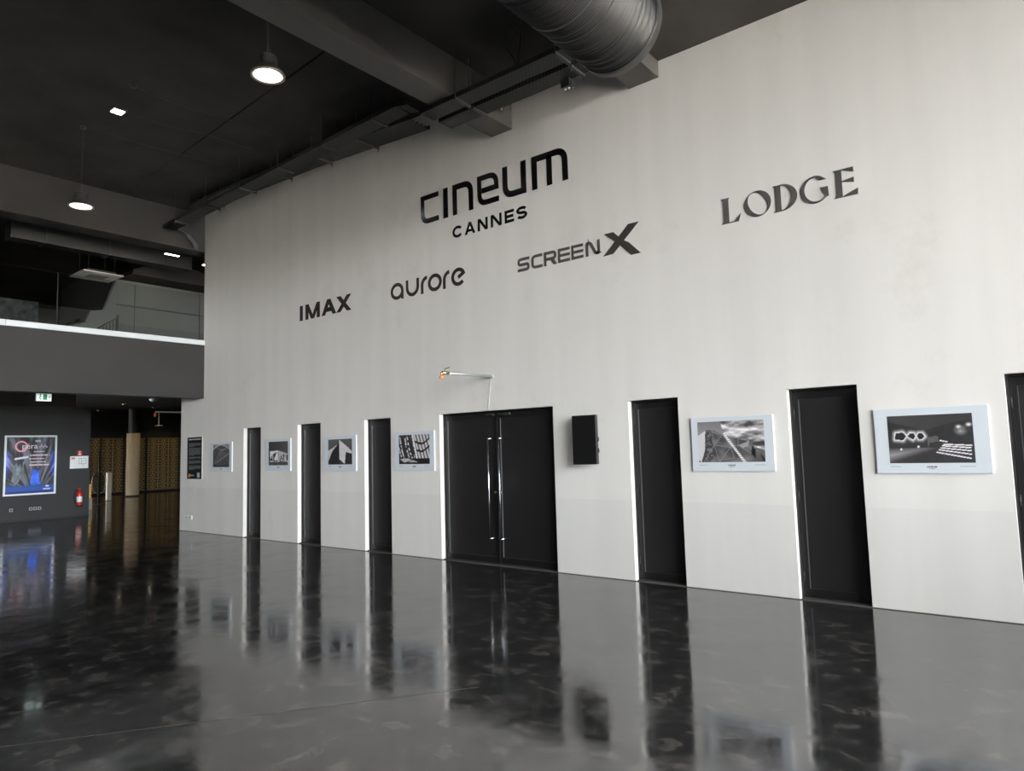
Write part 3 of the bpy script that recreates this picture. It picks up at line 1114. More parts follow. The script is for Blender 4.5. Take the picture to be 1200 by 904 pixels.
def ph_foyer(U, V):
    c = .22 - .05 * V + .04 * (fbm(U * 20, V * 14, 51) - .5)
    # ceiling line
    c = np.where(near(U, V, (.02, .88), (.45, .70), .008), .75, c)
    c = np.where(inpoly(U, V, [(0, 1), (0, .88), (.46, .68), (.7, .80), (1, .88), (1, 1)]), .27 - .05 * U, c)
    # lit wall left with three glowing polygons
    polys = ([(.08, .5), (.09, .63), (.18, .65), (.225, .57), (.18, .48)], [(.235, .56), (.27, .63), (.32, .62), (.335, .55), (.30, .49)], [(.35, .56), (.37, .62), (.42, .62), (.445, .55), (.41, .5), (.37, .5)])
    dist = np.full(U.shape, 9.0)
    for q in polys:
        for (ax, ay), (bx, by) in zip(q, q[1:] + q[:1]):
            X, ax, bx = U * 1.75, ax * 1.75, bx * 1.75
            t_ = np.clip(((X - ax) * (bx - ax) + (V - ay) * (by - ay)) / ((bx - ax) ** 2 + (by - ay) ** 2), 0, 1)
            dist = np.minimum(dist, np.hypot(X - ax - t_ * (bx - ax), V - ay - t_ * (by - ay)))
    c = np.maximum(c, .98 * np.exp(-(dist / .06) ** 1.2))
    for q in polys:
        c = np.where(inpoly(U, V, q), .15, c)
    # glow along the floor
    c = np.where(V < .32, np.maximum(c, .62 - 2.2 * np.abs(V - (.16 + .32 * U)) - .5 * U), c)
    for cx_, cz_ in ((.15, .29), (.36, .34)):
        c = np.maximum(c, np.clip(1.4 - np.hypot((U - cx_) * 1.75, V - cz_) / .03, 0, 1))
    # counter
    c = np.where(inpoly(U, V, [(.47, .3), (.47, .53), (.6, .56), (.6, .44), (.5, .42)]), .36, c)
    # steps with light strips
    for k, (a_, b_) in enumerate((((.57, .22), (.95, .09)), ((.60, .27), (.96, .17)), ((.62, .31), (.96, .24)), ((.64, .35), (.96, .30)), ((.66, .38), (.97, .35)), ((.62, .46), (.70, .43)))):
        c = np.where(near(U, V, a_, b_, .011), .97, c)
    # lit sign wall
    c = np.maximum(c, np.clip(1.0 - np.hypot((U - .86) * 2.2, (V - .66) * 1.6) / .26, 0, 1) * .75)
    c = np.maximum(c, np.clip(1.15 - np.hypot((U - .84) * 2.4, (V - .73) * 2.0) / .12, 0, 1) * .95)
    c = np.maximum(c, np.clip(1.15 - np.hypot((U - .955) * 2.4, (V - .77) * 2.0) / .12, 0, 1) * .95)
    return c


def framed(label, x0, x1, z0, z1, rect, nx, ny, fn, cap=True):
    cx = (x0 + x1) / 2
    t_ = thing('framed_photograph', label, 'picture', (cx, D, z0), 0, 'black and white photographs along the white wall')
    W, Hh = x1 - x0, z1 - z0
    MB().bev(-W / 2, W / 2, -.017, -.001, 0, Hh, .0015).build('mount_board', M_BOARD, t_)
    u0, u1, v0, v1 = rect
    pr = print_mesh('photo_print', -W / 2 + u0 * W, -W / 2 + u1 * W, v0 * Hh, v1 * Hh, -.0176, nx, ny, fn, t_)
    if cap:
        text_mesh('caption', 'CINEUM', .022, M_INK, t_, ((-.5 + (u0 + u1) / 2) * W, -.0174, v0 * Hh - .042), bold=.0008)
        text_mesh('caption', 'CANNES', .012, M_INK, t_, ((-.5 + (u0 + u1) / 2) * W, -.0174, v0 * Hh - .056))
    for xa, xb in ((u0, u0 + .1), (u1 - .13, u1)):
        MB().box(-W / 2 + xa * W, -W / 2 + xb * W, -.0176, -.0170, v0 * Hh - .034, v0 * Hh - .029).build('caption_line', mat('caption_grey', (.3, .3, .33), rough=.6), t_)
    return t_


framed('square black and white photograph of a domed ceiling beside the black text panel', -13.72, -12.88, 1.265, 1.855, (.13, .89, .15, .93), 40, 40, ph_dome)
framed('black and white photograph of a dark crowd before pale walls, between two narrow doors', -11.68, -10.87, 1.28, 1.87, (.135, .90, .17, .91), 44, 44, ph_crowd)
framed('black and white photograph of one pale pointed wall, second from the double doors', -9.89, -9.02, 1.275, 1.865, (.145, .88, .185, .905), 56, 56, ph_peak)
framed('black and white photograph of striped ribs beside the double doors', -8.10, -7.22, 1.28, 1.875, (.13, .89, .17, .915), 64, 60, ph_ribs)
framed('wide black and white photograph of a faceted building under clouds', -3.195, -2.30, 1.275, 1.86, (.085, .895, .165, .915), 120, 80, ph_facets)
pf = framed('wide dark photograph of a lit foyer with glowing steps', -1.36, -.465, 1.255, 1.852, (.125, .868, .155, .885), 128, 84, ph_foyer)
text_mesh('photo_sign', 'LODGE', .034, mat('photo_sign_grey', (.05, .045, .045), rough=.6), pf, (.258, -.0180, .375), bold=.0006)

# black text panel
tp = thing('text_panel', 'tall narrow black text panel at the end of the white wall', 'sign', (-14.40, D, 1.10))
MB().bev(-.32, .32, -.009, -.001, 0, .90, .0015).build('board', M_WHITE, tp)


def panel_fn(U, V):
    c = np.full(U.shape + (3,), .06)
    n_ = fbm(U * 22, V * 120, 61)
    g_ = np.where((n_ > .35), .46, .2)
    m_ = np.zeros(U.shape, bool)
    for a_, b_, x_ in ((.775, .86, .93), (.56, .74, .93), (.47, .53, .93), (.36, .44, .93), (.22, .33, .93)):
        row = (V > a_) & (V < b_) & (U > .11) & (U < x_)
        row &= ~((V < a_ + .02) & (U > .5))
        m_ |= row & (np.sin(V * 2 * math.pi * 52) > -.35)
    c[m_] = g_[m_][:, None]
    c[(V > .935) & (V < .96) & (U > .1) & (U < .93) & (n_ > .33)] = .82
    c[inpoly(U, V, [(.08, .06), (.1, .12), (.24, .13), (.28, .09), (.22, .04), (.12, .03)])] = (.80, .50, .16)
    c[(U > .29) & (U < .47) & (V > .07) & (V < .095)] = .7
    c[(U > .70) & (U < .88) & (V > .035) & (V < .15)] = .68
    return c


print_mesh('text_print', -.312, .312, .008, .892, -.0095, 44, 130, panel_fn, tp)

# socket plate low on the white wall
so = thing('wall_socket', 'white double socket low on the white wall near its end', 'socket', (-14.64, D, .25))
MB().bev(-.16, .16, -.012, -.001, 0, .085, .003).build('plate', M_WHITE, so)
for dx in (-.075, .075):
    MB().tube([(dx, -.0135, .042), (dx, -.011, .042)], .026, 14).build('outlet', mat('socket_grey', (.35, .35, .37), rough=.5), so)

# wall monitor on a swivel mount
mo = thing('wall_monitor', 'portrait black monitor hung off the white wall by the double doors', 'monitor', (-4.53, D, 1.36))
MB().bev(-.172, .172, -.135, -.085, 0, .60, .006).build('housing', M_BLACK, mo)
MB().box(-.160, .160, -.1365, -.1345, .012, .588).build('screen', mat('dark_screen', (.008, .0075, .0075), rough=.35), mo)
MB().box(-.06, .06, -.012, -.001, .18, .42).build('wall_plate', M_DUST, mo)
MB().tube([(0, -.012, .3), (0, -.086, .3)], .025, 10).box(-.05, .05, -.09, -.08, .24, .36).build('mount_arm', M_DUST, mo)
for hz in (.30, .165):
    MB().tube([(.172, -.11, hz - .02), (.188, -.11, hz - .02), (.188, -.11, hz + .022), (.172, -.11, hz + .022)], .008, 6).build('bracket', M_DUST, mo)
MB().tube([(-.172, -.11, .13), (-.182, -.11, .13)], .012, 8).build('knob', M_DUST, mo)

# pipe outlet above the double doors
pi_ = thing('wall_pipe', 'slim metal pipe with valve and orange cap sticking out above the double doors', 'pipe', (-6.08, D, 2.58))
MB().tube([(0, 0, 0), (0, -.90, -.015)], .019, 12).build('pipe', mat('galvanised_pipe', (.30, .30, .29), rough=.45, metal=.4), pi_)
MB().lathe([(.0, -.004), (.03, -.004), (.03, .004), (.0, .004)], 16).build('wall_flange', M_WHITE, pi_).rotation_euler = (math.pi / 2, 0, 0)
v_ = MB().tube([(0, -.87, -.015), (0, -.99, -.017)], .024, 10).tube([(0, -.99, -.017), (0, -1.005, -.017), (0, -1.005, -.05)], .014, 8)
v_.build('valve', M_BRASS, pi_)
MB().tube([(0, -.94, 0), (0, -.94, .035), (.03, -.88, .06)], .006, 6).build('lever', M_DUST, pi_)
MB().lathe([(.001, -.1), (.018, -.096), (.026, -.082), (.026, -.066), (.014, -.052), (.001, -.05)], 14, (0, -1.005, 0)).build('cap', M_ORANGE, pi_)
tag(MB().tube([(-6.10, D - .006, 2.57), (-6.14, D - .006, 2.3), (-6.165, D - .006, 2.115)], .004, 5).build('white_cable', mat('pale_cable', (.5, .52, .55), rough=.5)),
    'thin pale cable running from the pipe down to the double doors', 'cable')

# ================================================================== CEILING SERVICES
# ribbed flexible duct
du = thing('ribbed_duct', 'large black ribbed air duct hanging under the ceiling', 'duct', (-3.0, 0, 5.56))
R_ = .43
v, f = [], []
NSEG = 56
ys = np.arange(-4.0, 5.58, .0115)
rng = np.random.RandomState(3)
wob = np.cumsum(rng.randn(len(ys)) * .0011)
wob -= np.linspace(wob[0], wob[-1], len(ys))
wob = np.clip(wob, -.012, .012)
jit = np.where(rng.rand(len(ys)) > .8, rng.rand(len(ys)) * .006, 0)
for i, y in enumerate(ys):
    rr = R_ + (.007 if i % 2 else 0) + wob[i] + jit[i]
    for k in range(NSEG):
        a = 2 * math.pi * k / NSEG
        sk_ = .012 * math.sin(a) * math.sin(y * 2.1)
        v.append((rr * math.cos(a), y + sk_, rr * math.sin(a)))
for i in range(len(ys) - 1):
    for k in range(NSEG):
        f.append((i * NSEG + k, i * NSEG + (k + 1) % NSEG, (i + 1) * NSEG + (k + 1) % NSEG, (i + 1) * NSEG + k))
MB().add(v, f, False).build('ribbed_hose', M_DUCT, du)
cb = MB()
cb.add([(rr * math.cos(2 * math.pi * k / 48), y, rr * math.sin(2 * math.pi * k / 48)) for rr, y in ((R_ + .016, 5.5), (R_ + .018, 5.52), (R_ + .018, 5.60), (R_ - .01, 5.60)) for k in range(48)],
       [(i * 48 + k, i * 48 + (k + 1) % 48, (i + 1) * 48 + (k + 1) % 48, (i + 1) * 48 + k) for i in range(3) for k in range(48)], True)
cb.build('end_collar', M_DUST, du)
for y in (4.6, 1.5, -2):
    sb = MB()
    sb.add([((R_ + .02) * math.cos(2 * math.pi * k / 40), yy_, (R_ + .02) * math.sin(2 * math.pi * k / 40)) for yy_ in (y - .015, y + .015) for k in range(40)],
           [(k, (k + 1) % 40, 40 + (k + 1) % 40, 40 + k) for k in range(40)], True)
    sb.tube([(0, y, R_), (0, y, CZ3 - 5.585)], .006, 6)
    sb.build('strap', M_DUST, du)


# cable trays
def tray(label, path, width, rods, ztop, hgt=.06, rung_step=1.2):
    """U-shaped tray along a polyline; path gives the centre of its bottom"""
    P = [Vector(q) for q in path]
    mid = P[0]
    t_ = thing('cable_tray', label, 'cable tray', tuple(mid), 0, 'black cable trays along the top of the white wall')
    L = [q - mid for q in P]
    side = Vector((0, 1, 0))

    def strip(off0, off1, z0, z1):
        mb = MB()
        vv = []
        for q in L:
            for o_, z_ in ((off0, z0), (off1, z0), (off1, z1), (off0, z1)):
                vv.append(q + side * o_ + Vector((0, 0, z_)))
        ff = [(0, 1, 2, 3)]
        for i in range(len(L) - 1):
            for k in range(4):
                ff.append((i * 4 + k, i * 4 + (k + 1) % 4, (i + 1) * 4 + (k + 1) % 4, (i + 1) * 4 + k))
        n = (len(L) - 1) * 4
        ff.append((n, n + 3, n + 2, n + 1))
        mb.add(vv, ff)
        return mb

    strip(-width / 2, width / 2, 0, .004).build('tray_base', M_TRAY, t_)
    strip(-width / 2 - .003, -width / 2, 0, hgt).build('side_flange', M_TRAY, t_)
    strip(width / 2, width / 2 + .003, 0, hgt).build('side_flange', M_TRAY, t_)
    cbm = MB()
    for k in range(4):
        o_ = (-.3 + .2 * k) * width
        cbm.tube([q + side * o_ + Vector((0, 0, .018)) for q in L], .011, 6)
    cbm.build('cable_bundle', M_BLACK, t_)
    tot = L[-1] - L[0]
    for fr_ in rods:
        # position along the first-to-last chord by x
        x_ = L[0].x + tot.x * fr_
        zb = np.interp(x_, [q.x for q in L], [q.z for q in L])
        yb = np.interp(x_, [q.x for q in L], [q.y for q in L])
        MB().box(x_ - .02, x_ + .02, yb - width / 2 - .022, yb + width / 2 + .022, zb - .03, zb - .001).build('bracket', M_DUST, t_)
        for s_ in (-1, 1):
            MB().tube([(x_, yb + s_ * (width / 2 + .012), zb - .08), (x_, yb + s_ * (width / 2 + .012), ztop - mid.z)], .005, 6).build('hanger_rod', M_DUST, t_)
    return t_


tray('long black cable tray left of the deep beam, farther from the wall',
     [(-13.80, 6.33, 6.20), (-6.85, 6.33, 6.355)], .26, (.08, .25, .42, .59, .76, .93), CZ1)
tray('long black cable tray left of the deep beam, hugging the white wall',
     [(-13.4, 6.715, 6.60), (-12, 6.715, 6.59), (-9.4, 6.715, 6.48), (-6.9, 6.715, 6.30)], .40, (.1, .28, .46, .64, .82), CZ1)
tray('sloping black cable tray dipping under the deep beam',
     [(-6.82, 6.33, 6.345), (-6.55, 6.28, 6.26), (-6.14, 6.15, 5.95)], .26, (), CZ1)
tray('perforated black cable tray under the deep beam, outer of the pair ending behind the duct',
     [(-6.10, 6.07, 5.90), (-3.86, 6.05, 5.88)], .24, (.28, .95), CZ2)
tray('perforated black cable tray under the deep beam, inner of the pair nearer the wall',
     [(-6.06, 6.36, 5.88), (-3.86, 6.36, 5.86)], .24, (.28, .95), CZ2)
jb = thing('junction_box', 'small black box under the end of the perforated cable tray', 'box', (-4.15, 6.42, 5.73))
MB().bev(-.06, .06, -.05, .05, 0, .1, .004).box(-.02, .02, -.02, .02, .1, .13).build('box', M_BLACK, jb)
for dx in (-.025, .025):
    MB().tube([(dx, 0, 0), (dx, 0, -.012)], .012, 8).build('cable_gland', M_ALU, jb)

# black cable loop above the tray
tag(MB().tube([(-4.55, 6.0, 5.94), (-4.58, 5.98, 6.05), (-4.66, 5.96, 6.2), (-4.64, 5.95, 6.33), (-4.5, 5.95, 6.42), (-4.42, 5.95, 6.50)], .012, 8)
    .tube([(-4.52, 6.0, 5.94), (-4.52, 5.98, 6.06), (-4.46, 5.96, 6.22), (-4.44, 5.95, 6.40), (-4.42, 5.95, 6.50)], .012, 8).build('cable_loop', M_BLACK),
    'looped black cable rising from the perforated tray beside the duct', 'cable')
# grey cables dropping at the wall end
cdl = MB()
for k in range(5):
    o_ = k * .03
    cdl.tube([(-13.84, 6.36 + o_, 6.27), (-14.02 - o_ * .3, 6.75 + o_, 6.25), (-14.06 - o_ * .5, 6.95 + o_, 6.1), (-14.07 - o_ * .6, 7.0 + o_, 5.98)], .014, 6)
tag(cdl.build('cable_drop', mat('grey_cable', (.06, .064, .07), rough=.5)), 'bundle of grey cables bending down at the end of the tray', 'cable')
# small steel fitting on the beam end
fit = thing('sprinkler', 'small white and copper fitting on the deep beam end', 'sprinkler', (-5.585, 6.97, 6.2))
MB().tube([(0, 0, .0), (0, 0, .1)], .022, 8).build('body', M_WHITE, fit)
MB().tube([(0, 0, .1), (0, 0, .15)], .014, 8).build('connector', M_BRASS, fit)
MB().tube([(0, 0, 0), (0, 0, -.04)], .014, 8).build('connector', M_BRASS, fit)
# wires fixed under the high ceiling
for pts, lb in (([(-10.63, 4.24, 6.79), (-10.59, 4.85, 6.785), (-10.44, 5.33, 6.79), (-10.41, 6.13, 6.79)], 'thin wire running from the small square light across the ceiling'),
                ([(-11.56, 4.05, 6.79), (-11.54, 4.88, 6.785), (-11.49, 5.42, 6.79), (-11.36, 6.12, 6.79)], 'thin wire running from the pendant rod across the ceiling'),
                ([(-9.79, 4.05, 6.79), (-9.83, 4.5, 6.785), (-9.72, 5.23, 6.79), (-9.68, 6.05, 6.79)], 'thin wire running from the ceiling sensor across the ceiling')):
    tag(MB().tube(pts, .005, 5).build('ceiling_wire', mat('dusty_wire', (.03, .027, .024), rough=.7)), lb, 'wire')


# pendant lamps
def pendant(label, x, y, z, ztop):
    t_ = thing('pendant_lamp', label, 'lamp', (x, y, z), 0, 'round pendant lamps')
    MB().lathe([(.0, .20), (.085, .20), (.09, .19), (.095, .10), (.11, .075), (.16, .03), (.172, .0), (.172, -.012), (.150, -.012), (.150, .004), (.0, .006)], 32).build('housing', M_DUST, t_)
    MB().lathe([(.172, -.004), (.178, -.004), (.178, -.016), (.148, -.016), (.148, -.004)], 32).build('rim', mat('lamp_rim', (.25, .22, .2), rough=.35, metal=.5), t_)
    MB().lathe([(.147, -.006), (.1, -.010), (.0, -.011)], 32).build('lens', mat('warm_lamp_glow', (1, .95, .85), emit=(1, .86, .66), estr=14), t_)
    MB().tube([(-.06, 0, .19), (-.012, 0, .30), (0, 0, .34)], .005, 6).tube([(.06, 0, .19), (.012, 0, .30), (0, 0, .34)], .005, 6).build('stirrup', M_DUST, t_)
    MB().tube([(0, 0, .34), (0, 0, ztop - z)], .008, 6).build('suspension_rod', M_DUST, t_)
    MB().lathe([(.0, 0), (.04, 0), (.045, -.03), (.0, -.035)], 16, (0, 0, ztop - z)).build('ceiling_rose', M_DUST, t_)
    return t_


pendant('warm round pendant lamp hanging beside the deep beam', -6.27, 3.88, 5.61, CZ1)
pendant('warm round pendant lamp on a long rod before the beam over the balustrade', -11.6, 3.97, 5.52, CZ1)
sl = thing('square_downlight', 'small square white light on the black ceiling between the pendants', 'light', (-10.65, 4.10, CZ1))
MB().bev(-.10, .10, -.10, .10, -.03, 0, .004).build('frame', M_DUST, sl)
MB().box(-.075, .075, -.075, .075, -.034, -.028).build('diffuser', mat('cool_lamp_glow', (1, 1, 1), emit=(.92, .97, 1.0), estr=12), sl)
sd = thing('ceiling_sensor', 'tiny black sensor on the black ceiling near the square light', 'sensor', (-9.75, 3.95, CZ1))
MB().lathe([(.0, 0), (.05, 0), (.045, -.03), (.02, -.045), (.0, -.045)], 16).build('housing', M_BLACK, sd)

# ================================================================== UPPER FLOOR
ba = thing('glass_balustrade', 'frameless glass balustrade standing on the white coping', 'balustrade', (XB - .15, 0, 4.035))
ed = mat('glass_edge', (.02, .025, .022), rough=.3)
js = [-8.0, -6.5, -5.2, -3.9, -2.55, -1.2, .17, 1.6, 3.12, 4.53, 5.88, 7.20]
for a, b in zip(js[:-1], js[1:]):
    p_ = MB().box(-.008, .008, a + .01, b - .01, -.02, 1.0).build('pane', M_GLASS, ba)
    MB().box(-.010, .010, b - .016, b - .009, -.02, 1.0).build('edge', ed, p_)

# white cassette unit in the upper ceiling
ac = thing('ceiling_cassette', 'flat white ceiling cassette unit over the upper floor', 'air conditioner', (-17.05, 6.2, 5.8))
MB().bev(-.42, .42, -.42, .42, -.03, 0, .008).build('panel', mat('cassette_white', (.85, .83, .78), rough=.5), ac)
MB().box(-.3, .3, -.3, .3, 0, .07).build('housing', M_CEIL, ac)
MB().box(-.2, .2, -.2, .2, -.036, -.03).build('grille', mat('grille_grey', (.30, .31, .30), rough=.5), ac)
for s_ in (-1, 1):
    MB().box(-.24, .24, s_ * .29 - .04, s_ * .29 + .04, -.034, -.03).build('vent_flap', M_WHITE, ac)
    MB().box(s_ * .29 - .04, s_ * .29 + .04, -.24, .24, -.034, -.03).build('vent_flap', M_WHITE, ac)
for dx, dy in ((-.3, -.3), (.3, -.3), (-.3, .3), (.3, .3)):
    MB().tube([(dx * .9, dy * .9, .07), (dx * .9, dy * .9, 1.15)], .006, 6).build('hanger_rod', M_DUST, ac)

# rectangular air duct behind the beam
rd = thing('rectangular_duct', 'long rectangular black duct behind the beam of the upper floor', 'duct', (-15.8, 4.2, 6.0))
MB().bev(-.35, 0, 0, 3.6, 0, .32, .006).build('body', M_BLACK, rd)
fl_ = mat('duct_flange', (.03, .029, .028), rough=.6)
for y in (0, .6, 1.8, 3.0):
    MB().box(-.37, .012, y - .012, y + .012, -.012, .332).build('flange', fl_, rd)
MB().box(-.002, .01, 0, 3.6, -.008, .006).build('bottom_seam', fl_, rd)
for y in (.3, 2.6):
    MB().tube([(-.1, y, -.02), (-.1, y, .95)], .008, 6).build('hanger_rod', M_DUST, rd)

# lights of the upper floor
ul = thing('strip_light', 'short cool strip light under the beam at the wall end', 'light', (-14.95, 6.93, 6.02))
MB().bev(-.04, .04, -.16, .16, 0, .04, .004).box(-.004, .004, -.004, .004, .04, .93).build('housing', M_DUST, ul)
MB().box(-.03, .03, -.15, .15, -.008, .001).build('diffuser', MATS['cool_lamp_glow'], ul)
ub = pendant('small warm lamp half hidden behind the top end of the white wall', -14.43, 7.45, 5.79, 5.96)
ub.scale = (.6, .6, .45)
# stair rail and frame
sr = thing('stair_rail', 'dark stair balusters beside the stepped grey wall', 'railing', (-17.6, 6.45, 3.95))
for k in range(6):
    MB().box(-.012, .012, .05 + k * .07, .065 + k * .07, 0.35, .72 + k * .055).build('baluster', M_BLACK, sr)
MB().tube([(0, .0, .72), (0, .46, 1.06)], .016, 8).build('handrail', M_DUST, sr)
MB().box(-.012, .012, .42, .45, 0, 1.1).build('post', M_BLACK, sr)
# dim shelving and beams deeper on the upper floor
bk = thing('back_counter', 'dim counter with pale strips at the depth of the upper floor', 'counter', (-20.5, 3.4, 3.95))
MB().box(-.6, 0, 0, 2.6, 0, 1.0).build('body', M_BLACK, bk)
MB().box(-.65, .05, -.05, 2.65, 1.0, 1.05).build('worktop', mat('worktop_grey', (.14, .14, .14), rough=.4), bk)
MB().box(-.65, .02, .95, 1.35, 1.05, 2.2).build('pillar', M_BLACK, bk)
MB().box(-.1, .0, 1.5, 2.7, 1.2, 1.75).build('wall_panel', mat('marbled_panel', (.07, .075, .08), rough=.4, var=.8, scale=6), bk)
MB().box(.0, .03, -.3, .9, 1.30, 1.34).build('rail', mat('copper_rail', (.3, .2, .12), rough=.4, metal=.6), bk)

# ================================================================== UNDER THE BALCONY
# blue guitar poster
op = thing('poster_frame', 'large framed poster of a blue guitar on the dark partition', 'poster', (XP, 6.362, .68), math.pi / 2)
PW, PH = 1.20, 1.585
fm = MB()
fw2 = .045
fm.box(-PW / 2, PW / 2, -.03, 0, 0, fw2).box(-PW / 2, PW / 2, -.03, 0, PH - fw2, PH).box(-PW / 2, -PW / 2 + fw2, -.03, 0, fw2, PH - fw2).box(PW / 2 - fw2, PW / 2, -.03, 0, fw2, PH - fw2)
fm.build('frame', mat('silver_frame', (.72, .76, .76), rough=.35, metal=.1), op)


def opera(U, V):
    c = np.zeros(U.shape + (3,))
    fold = fbm(U * 9 - V * 2.5, V * 5, 71)
    ang = np.arctan2(V + .1, (U - .6) * .9)
    tone = .08 + .40 * np.clip(fbm(ang * 13 + fold * .8, np.hypot(U - .6, V) * 3, 73, 3) * 2.4 - .75, 0, 1)
    c[..., 0] = tone * .95; c[..., 1] = tone * .95; c[..., 2] = tone * 1.05
    ed_ = np.clip(1 - np.minimum(U, 1 - U) / .11, 0, 1) * ((V < .75) & (V > .3))
    c += ed_[..., None] * np.array([.05, .1, .55])
    low = np.clip((.17 - V) / .06, 0, 1)[..., None]
    c = c * (1 - low) + low * np.array([.12, .30, .62])
    foot = np.clip((.05 - V) / .02, 0, 1)[..., None]
    c = c * (1 - foot) + foot * np.array([.08, .12, .45])
    # guitar neck and body
    neck = (np.abs(U - .60) < .022) & (V > .42)
    c[neck] = (.20, .17, .22)
    gb = inpoly(U, V, [(.50, .16), (.515, .27), (.53, .33), (.51, .43), (.55, .40), (.60, .425), (.65, .395), (.71, .42), (.675, .32), (.68, .25), (.72, .16), (.61, .14)])
    bl_ = .55 + .6 * (fbm(U * 12, V * 10, 77) - .4)
    c[gb] = np.stack([bl_ * .35, bl_ * .68, np.clip(bl_ * 1.5, 0, 1)], -1)[gb]
    # glass-like castle
    cs = inpoly(U, V, [(.12, .24), (.16, .45), (.20, .55), (.25, .48), (.29, .52), (.33, .40), (.34, .56), (.37, .58), (.36, .40), (.27, .22), (.20, .15)])
    k_ = .45 + .35 * (fbm(U * 16, V * 14, 79) - .5)
    c[cs] = np.stack([k_ * .95, k_ * 1.02, k_ * 1.08], -1)[cs]
    # band and text lines
    c[near(U, V, (.19, .615), (.43, .645), .018, .75)] = (.80, .78, .86)
    c[(np.abs(V - .835 - .02 * np.sin(U * 90)) < .012) & (U > .66) & (U < .84)] = (.72, .66, .72)
    for z_, a_, b_ in ((.735, .56, .78), (.675, .48, .90), (.615, .46, .78), (.555, .48, .82), (.50, .47, .88)):
        c[(np.abs(V - z_) < .009) & (U > a_) & (U < b_) & (fbm(U * 46, V * 3, 81) > .33)] = (.78, .70, .74)
    c[(np.abs(V - .93) < .016) & (U > .58) & (U < .69)] = (.7, .7, .74)
    c[(np.abs(V - .12) < .012) & (U > .83) & (U < .90)] = (.85, .85, .92)
    c[(np.abs(V - .065) < .012) & (U > .77) & (U < .93)] = (.72, .74, .9)
    c[np.hypot((U - .06) * .75, V - .02) < .012] = (.7, .1, .15)
    # ring of the initial
    d = np.hypot((U - .30) * .75, V - .835)
    rg = np.abs(d - .085) < .014
    c[rg] = (.95, .62, .66)
    return c


print_mesh('poster_print', -PW / 2 + fw2, PW / 2 - fw2, fw2, PH - fw2, -.012, 90, 120, opera, op)
text_mesh('title', 'péra', .20, mat('title_ink', (.75, .68, .74), rough=.5), op, (-.21, -.0128, 1.235), align='LEFT')

# escape plan and small red sign
ep = thing('escape_plan', 'white escape plan sheet on the dark partition', 'sign', (XP, 7.525, 1.335), math.pi / 2)
MB().bev(-.23, .23, -.015, 0, 0, .345, .003).build('sheet', M_WHITE, ep)
pl = MB()
for q in ((-.02, .18, .12, .135), (-.02, .18, .27, .285), (-.02, -.008, .135, .27), (.168, .18, .135, .27), (.05, .062, .135, .27), (.062, .168, .19, .2), (.09, .1, .05, .12)):
    pl.box(q[0], q[1], -.0158, -.0148, q[2], q[3])
pl.build('plan_drawing', mat('plan_ink', (.32, .36, .24), rough=.6), ep)
MB().box(-.20, -.11, -.0158, -.0148, .26, .31).build('red_mark', mat('plan_red', (.55, .12, .10), rough=.5), ep)
rs_ = thing('fire_sign', 'small red fire sign above the escape plan', 'sign', (XP, 7.535, 1.70), math.pi / 2)
MB().bev(-.06, .06, -.008, 0, 0, .13, .002).build('plate', M_RED, rs_)
MB().box(-.035, .035, -.0088, -.0078, .012, .05).box(-.012, .012, -.0088, -.0078, .065, .115).build('pictogram', M_WHITE, rs_)

# fire extinguisher on its bracket
fe = thing('fire_extinguisher', 'red fire extinguisher with white label on the dark partition', 'extinguisher', (XP + .085, 7.53, .285), math.pi / 2)
MB().lathe([(.0, 0), (.062, 0), (.068, .012), (.068, .03), (.0685, .031), (.07, .33), (.064, .365), (.045, .395), (.026, .41), (.022, .43), (.0, .43)], 24).build('cylinder', M_RED, fe)
MB().lathe([(.0, -.002), (.070, -.002), (.0715, .035), (.07, .036)], 24).build('foot', M_BLACK, fe)
MB().lathe([(.0708, .12), (.0712, .121), (.0712, .27), (.0708, .271)], 24).build('label_band', M_WHITE, fe)
MB().tube([(0, 0, .43), (0, 0, .47)], .018, 10).box(-.05, .03, -.012, .012, .465, .48).box(-.055, .03, -.01, .01, .49, .505).build('valve_head', M_RED, fe)
MB().tube([(-.02, 0, .455), (-.09, 0, .45), (-.125, 0, .36), (-.13, 0, .22), (-.105, 0, .12), (-.085, 0, .06)], .010, 8).build('hose', M_BLACK, fe)
MB().box(-.03, .03, .06, .085, .33, .39).build('wall_bracket', M_DUST, fe)
# sockets on the partition
for y, n_, lb in ((5.96, 1, 'single pale socket low on the dark partition under the poster'), (6.5, 3, 'row of three pale sockets low on the dark partition')):
    st2 = thing('wall_socket', lb, 'socket', (XP, y, .27), math.pi / 2)
    for k in range(n_):
        q_ = MB().bev(-.04 + k * .1 - .05 * (n_ - 1), .04 + k * .1 - .05 * (n_ - 1), -.012, 0, 0, .08, .003).build('plate', mat('socket_plate_grey', (.28, .29, .31), rough=.4), st2)
        cx_ = k * .1 - .05 * (n_ - 1)
        MB().tube([(cx_, -.013, .04), (cx_, -.011, .04)], .024, 12).build('outlet', M_DUST, q_)

